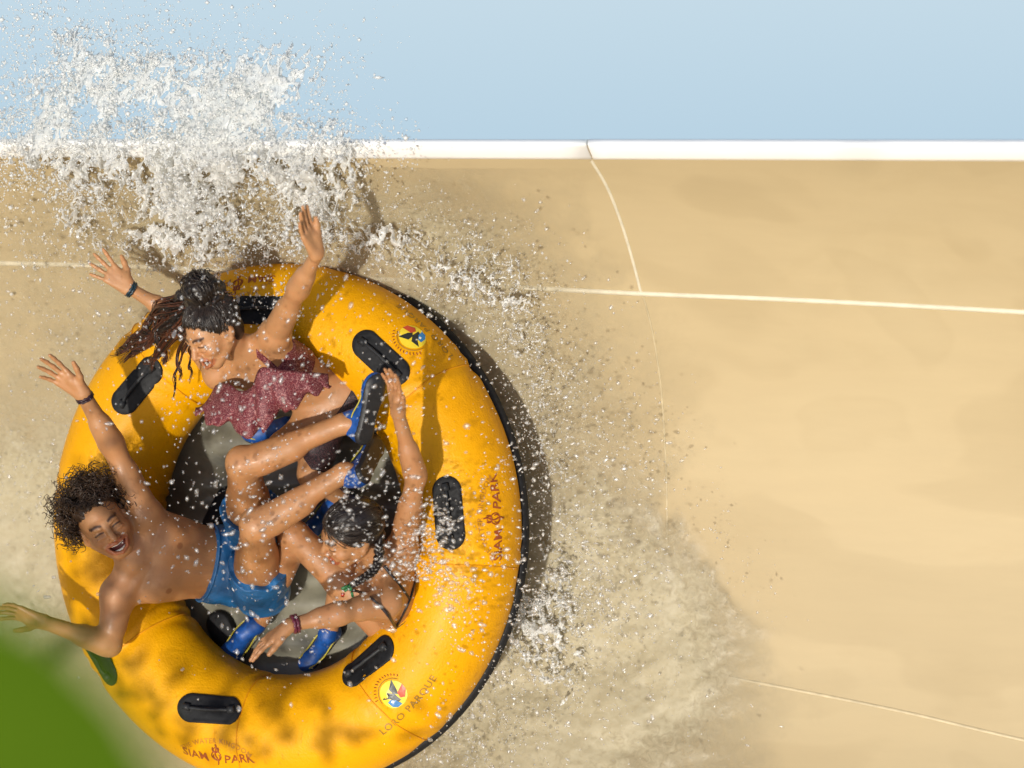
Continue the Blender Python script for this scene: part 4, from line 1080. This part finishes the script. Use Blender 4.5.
cloud(395, 530, 45, 40, 0, .35, .75, 700, .9)
cloud(480, 500, 60, 120, 0, .28, .6, 900, .8)
cloud(330, 470, 75, 75, 0, .55, .85, 1300, .85)
cloud(290, 590, 70, 60, 0, .5, .85, 600, .95)
cloud(240, 400, 90, 60, 0, .6, .9, 700, .8)
cloud(180, 520, 90, 90, 0, .5, .85, 500, .8)
cloud(200, 330, 100, 60, 0, .7, .9, 500, .75)
cloud(50, 330, 80, 120, 0, -.2, .3, 900, .65)
cloud(300, 230, 110, 20, 0, -.1, .4, 900, .8)
drops('spray_drops', 'countless bright drops of spray flying around the raft and riders', np.concatenate([c[0] for c in clouds]), np.concatenate([c[1] for c in clouds]))

# the finest spray: countless tiny flecks gathered along torn sheets
def mist(name, label, x0, x1, y0, y1, h0, h1, env, cnt, r, seed, k1=16., sharp=3.2, big=.16, mat='mist'):
    px = rng.uniform(x0, x1, cnt); py = rng.uniform(y0, y1, cnt); E = env(px, py); keep = rng.random(cnt) < np.clip(E, 0, 1)
    px, py, E = px[keep], py[keep], E[keep]; m_ = len(px); h = h0+(h1-h0)*rng.random(m_)
    x, y = px/270, py/270
    wx = .6*fbm(x*7, y*7, h*5, 2, seed); wy = .6*fbm(x*7, y*7, h*5, 2, seed+2)
    n1 = np.abs(fbm(x*k1+wx*2, y*k1+wy*2, h*9, 3, seed+4)); lo_ = fbm(x*4.5+wx, y*4.5+wy, h*3, 3, seed+7)
    dens = np.clip(1.15-n1*sharp*3, .0, 1)*np.clip(.55+1.6*lo_+.9*(E-.4), .03, 1.2)+.04
    keep = rng.random(m_) < dens; px, py, h = px[keep], py[keep], h[keep]; m_ = len(px)
    # straight back from the pixel to a point h in front of the wall (or of its rising tangent above the rim)
    a = (px-293)/270; v = (527-py)/270
    for _ in range(14):
        X_, Y_ = proj(wallp(a, v, h)); a = a+(px-X_)/290; v = np.minimum(v-(py-Y_)/420, VR+1.6)
    p = wallp(a, v, h)
    rs_ = r/270*np.exp(rng.normal(0, .45, m_)); rs_ = np.where(rng.random(m_) < big, rs_*1.9, rs_); rs_ = np.minimum(rs_, r/270*3.2)
    O = np.array([(1, 0, 0), (-1, 0, 0), (0, 1, 0), (0, -1, 0), (0, 0, 1), (0, 0, -1)], float)
    OF = np.array([(0, 2, 4), (2, 1, 4), (1, 3, 4), (3, 0, 4), (2, 0, 5), (1, 2, 5), (3, 1, 5), (0, 3, 5)])
    sc_ = np.exp(rng.normal(0, .35, (m_, 1, 3)))
    vs = p[:, None, :]+O[None]*rs_[:, None, None]*sc_
    fc = OF[None]+(np.arange(m_)*6)[:, None, None]
    o = mesh_obj(name, vs.reshape(-1, 3), fc.reshape(-1, 3), M[mat]); tag(o, label, 'water spray', kind='stuff'); return o
def env_mist(x, y):
    e = 1.2*soft(x, y, 140, 145, 215, 34, 0, 3)+1.0*soft(x, y, 70, 95, 75, 55, -10)+.95*soft(x, y, 215, 108, 85, 46, -25)+.5*soft(x, y, 70, 45, 60, 45)+.30*soft(x, y, 150, 50, 170, 60)
    e += .9*soft(x, y, 80, 195, 30, 40)+.9*soft(x, y, 195, 200, 60, 48)+.9*soft(x, y, 310, 190, 50, 58, 20)+.6*soft(x, y, 15, 175, 40, 50)+.40*soft(x, y, 170, 240, 170, 45)+.4*soft(x, y, 480, 165, 40, 25)
    return np.clip(e, 0, 1)
mist('fine_spray', 'bright white spray bursting over the slide rim', -60, 420, -10, 300, -.02, .28, env_mist, 190000, .56, 41)
def env_mist2(x, y):
    e = .6*soft(x, y, 420, 245, 130, 50, 35)+.6*soft(x, y, 545, 400, 40, 150, -10)+.95*soft(x, y, 545, 615, 50, 60, -30)+.8*soft(x, y, 480, 735, 110, 50, -35)+.14*soft(x, y, 610, 660, 110, 110)
    e += .5*soft(x, y, 330, 230, 80, 40)+.30*soft(x, y, 100, 330, 130, 70)+.5*soft(x, y, 25, 500, 45, 100)+.22*soft(x, y, 715, 530, 18, 80, -28)+.2*soft(x, y, 640, 440, 60, 80, -30)
    return np.clip(e, 0, 1)*.55
mist('fine_spray', 'fine white flecks of spray torn off the wall beside the raft', -40, 800, 180, 800, .03, .16, env_mist2, 420000, .56, 51, 22., mat='flecks')
mist('fine_spray', 'haze of spray hanging over the shaded gap along the raft edge', 330, 640, 220, 740, .12, .40, lambda x, y: np.clip(.9*soft(x, y, 535, 430, 26, 150, -4)+.8*soft(x, y, 430, 285, 85, 20, 42)+.8*soft(x, y, 515, 620, 22, 60, 25)+.7*soft(x, y, 440, 725, 60, 20, -35), 0, 1)*.5, 160000, .5, 61, 22.)

# ================================================================== PLANTS
def leaf_mat(name, c0, c1, rough=.4):
    m, nt, b = new_mat(name)
    t = tex(nt, 'ShaderNodeTexNoise', 18, 4); nt.links.new(ramp(nt, t.outputs[0], [(.3, c0), (.7, c1)]), b.inputs['Base Color'])
    b.inputs['Roughness'].default_value = rough; b.inputs['Specular IOR Level'].default_value = .15
    tl = nd(nt, 'ShaderNodeBsdfTranslucent'); tl.inputs[0].default_value = (*[x*1.3 for x in c1], 1)
    mx = nd(nt, 'ShaderNodeMixShader'); mx.inputs[0].default_value = .3
    nt.links.new(b.outputs[0], mx.inputs[1]); nt.links.new(tl.outputs[0], mx.inputs[2]); nt.links.new(mx.outputs[0], nt.nodes['Material Output'].inputs[0])
    return m
M['leaf'] = leaf_mat('broad_leaf', (.060, .120, .0), (.075, .145, .0), .75); M['tree_leaf'] = leaf_mat('tree_leaf', (.04, .08, .015), (.07, .12, .025)); M['bark'] = simple('bark', (.16, .11, .07), .8, .3, 20, .5)
def blade(p0, p1, width, nrm, sag=.06, nu=30, nv_=11):
    p0 = np.asarray(p0, float); p1 = np.asarray(p1, float); d = p1-p0; L_ = np.linalg.norm(d); d /= L_; n_ = norm(nrm-d*(np.asarray(nrm) @ d)); s_ = np.cross(d, n_)
    vs = np.zeros((nu, nv_, 3))
    for i_ in range(nu):
        t = i_/(nu-1); w_ = width*math.sin(PI*min(1, t*.93+.05))**.7
        for j_ in range(nv_):
            q = (j_/(nv_-1))*2-1
            vs[i_, j_] = p0+d*L_*t+s_*q*w_+n_*(-sag*t*t-.10*width*q*q+.03*width*math.sin(t*40)*q*q)
    return vs.reshape(-1, 3), [tuple(x) for x in grid_faces(nu, nv_)]
ZL = D-1.35
plant = thing('leafy_plant', 'broad green leaf of a plant close to the camera below the raft', 'plant', P(-120, 1500, ZL))
v, f = blade(P(162, 984, ZL-.05), P(-228, 584, ZL+.04), .105, (-.1, .05, 1), .03); mesh_obj('leaf', v, f, M['leaf'], plant)
b = MB(); b.tube(catmull([P(-120, 1500, ZL), P(40, 1250, ZL-.02), P(165, 975, ZL-.05)], 14), np.linspace(.012, .005, 14), 8); b.build('stem', M['leaf'], plant)

# ================================================================== LIGHT AND CAMERA
SUN = norm(np.array([-.25, -.235, .94]))           # towards the sun in the slide's own frame
Ls = R3 @ Vector(SUN)
el = math.asin(Ls.z); az = math.atan2(Ls.x, Ls.y)
# a tree outside the frame, between the raft and the sun, dapples the left of the raft
tc0 = Q(150, 590, .2)+SUN*2.3
tree = thing('shade_tree', 'leafy tree beside the slide whose branch shades the left of the raft', 'tree', tc0+np.array([-2.3, -6.8, -4.1]))
b = MB()
limb = catmull([tc0+np.array([-2.3, -6.8, -4.1]), tc0+np.array([-2.2, -3.2, -.6]), tc0+np.array([-1.7, -1.7, -.3]), tc0+np.array([-.8, -.6, 0]), tc0], 24)
b.tube(limb, np.linspace(.16, .02, 24), 9); b.build('trunk', M['bark'], tree)
# crown is a flat spread of leaf sprays; local axes across the light
e1 = norm(np.cross(SUN, V)); e2 = np.cross(e1, SUN)
b = MB(); rs_ = np.random.default_rng(21)
for px, py, n_, sx_, sy_, cnt in ((150, 550, .3, .15, .13, 150), (110, 500, .4, .13, .14, 26), (215, 560, .2, .16, .14, 130), (150, 685, .2, .16, .12, 48), (280, 715, .2, .24, .08, 50), (65, 585, .2, .06, .16, 34)):
    c_ = Q(px, py, n_)
    for _ in range(cnt):
        p = c_+e1*rs_.normal(0, sx_)+e2*rs_.normal(0, sy_); p = p+SUN*rs_.uniform(1.95, 2.4)
        d_ = norm(rs_.normal(0, 1, 3)); v, f = blade(p, p+d_*rs_.uniform(.07, .12), rs_.uniform(.016, .026), norm(SUN+rs_.normal(0, .5, 3)), .01, 6, 3); b.add(v, f)
b.build('crown', M['tree_leaf'], tree)

w = bpy.data.worlds.new('World'); scene.world = w; w.use_nodes = True
nt = w.node_tree; bg = nt.nodes['Background']; sk = nt.nodes.new('ShaderNodeTexSky'); sk.sky_type = 'NISHITA'; sk.sun_disc = False
sk.sun_elevation = el; sk.sun_rotation = az; sk.altitude = 100; sk.air_density = 1.0; sk.dust_density = 2.0
nt.links.new(sk.outputs[0], bg.inputs[0]); bg.inputs[1].default_value = .125
ld = bpy.data.lights.new('sun', 'SUN'); ld.energy = 3.5; ld.angle = rad(1.5); ld.color = (1, .955, .86)
lo = bpy.data.objects.new('sun', ld); COL.objects.link(lo); lo.rotation_euler = Ls.to_track_quat('Z', 'Y').to_euler()
SKY_EM.inputs[1].default_value = .93
cd = bpy.data.cameras.new('camera'); cam = bpy.data.objects.new('camera', cd); COL.objects.link(cam)
cam.matrix_world = M4 @ Matrix.Translation((0, 0, D)); cd.sensor_width = 36; cd.lens = 36*F/1024
cd.clip_start = .05; cd.clip_end = 400
cd.dof.use_dof = True; cd.dof.focus_distance = D-.3; cd.dof.aperture_fstop = cd.lens/1000/.072
scene.camera = cam
scene.view_settings.view_transform = 'Standard'; scene.view_settings.look = 'None'; scene.view_settings.exposure = 0.0; scene.view_settings.gamma = 1
scene.cycles.use_denoising = True; scene.cycles.max_bounces = 14; scene.cycles.diffuse_bounces = 12; scene.cycles.glossy_bounces = 4; scene.cycles.transmission_bounces = 12; scene.cycles.transparent_max_bounces = 20
scene.cycles.caustics_reflective = False; scene.cycles.caustics_refractive = False
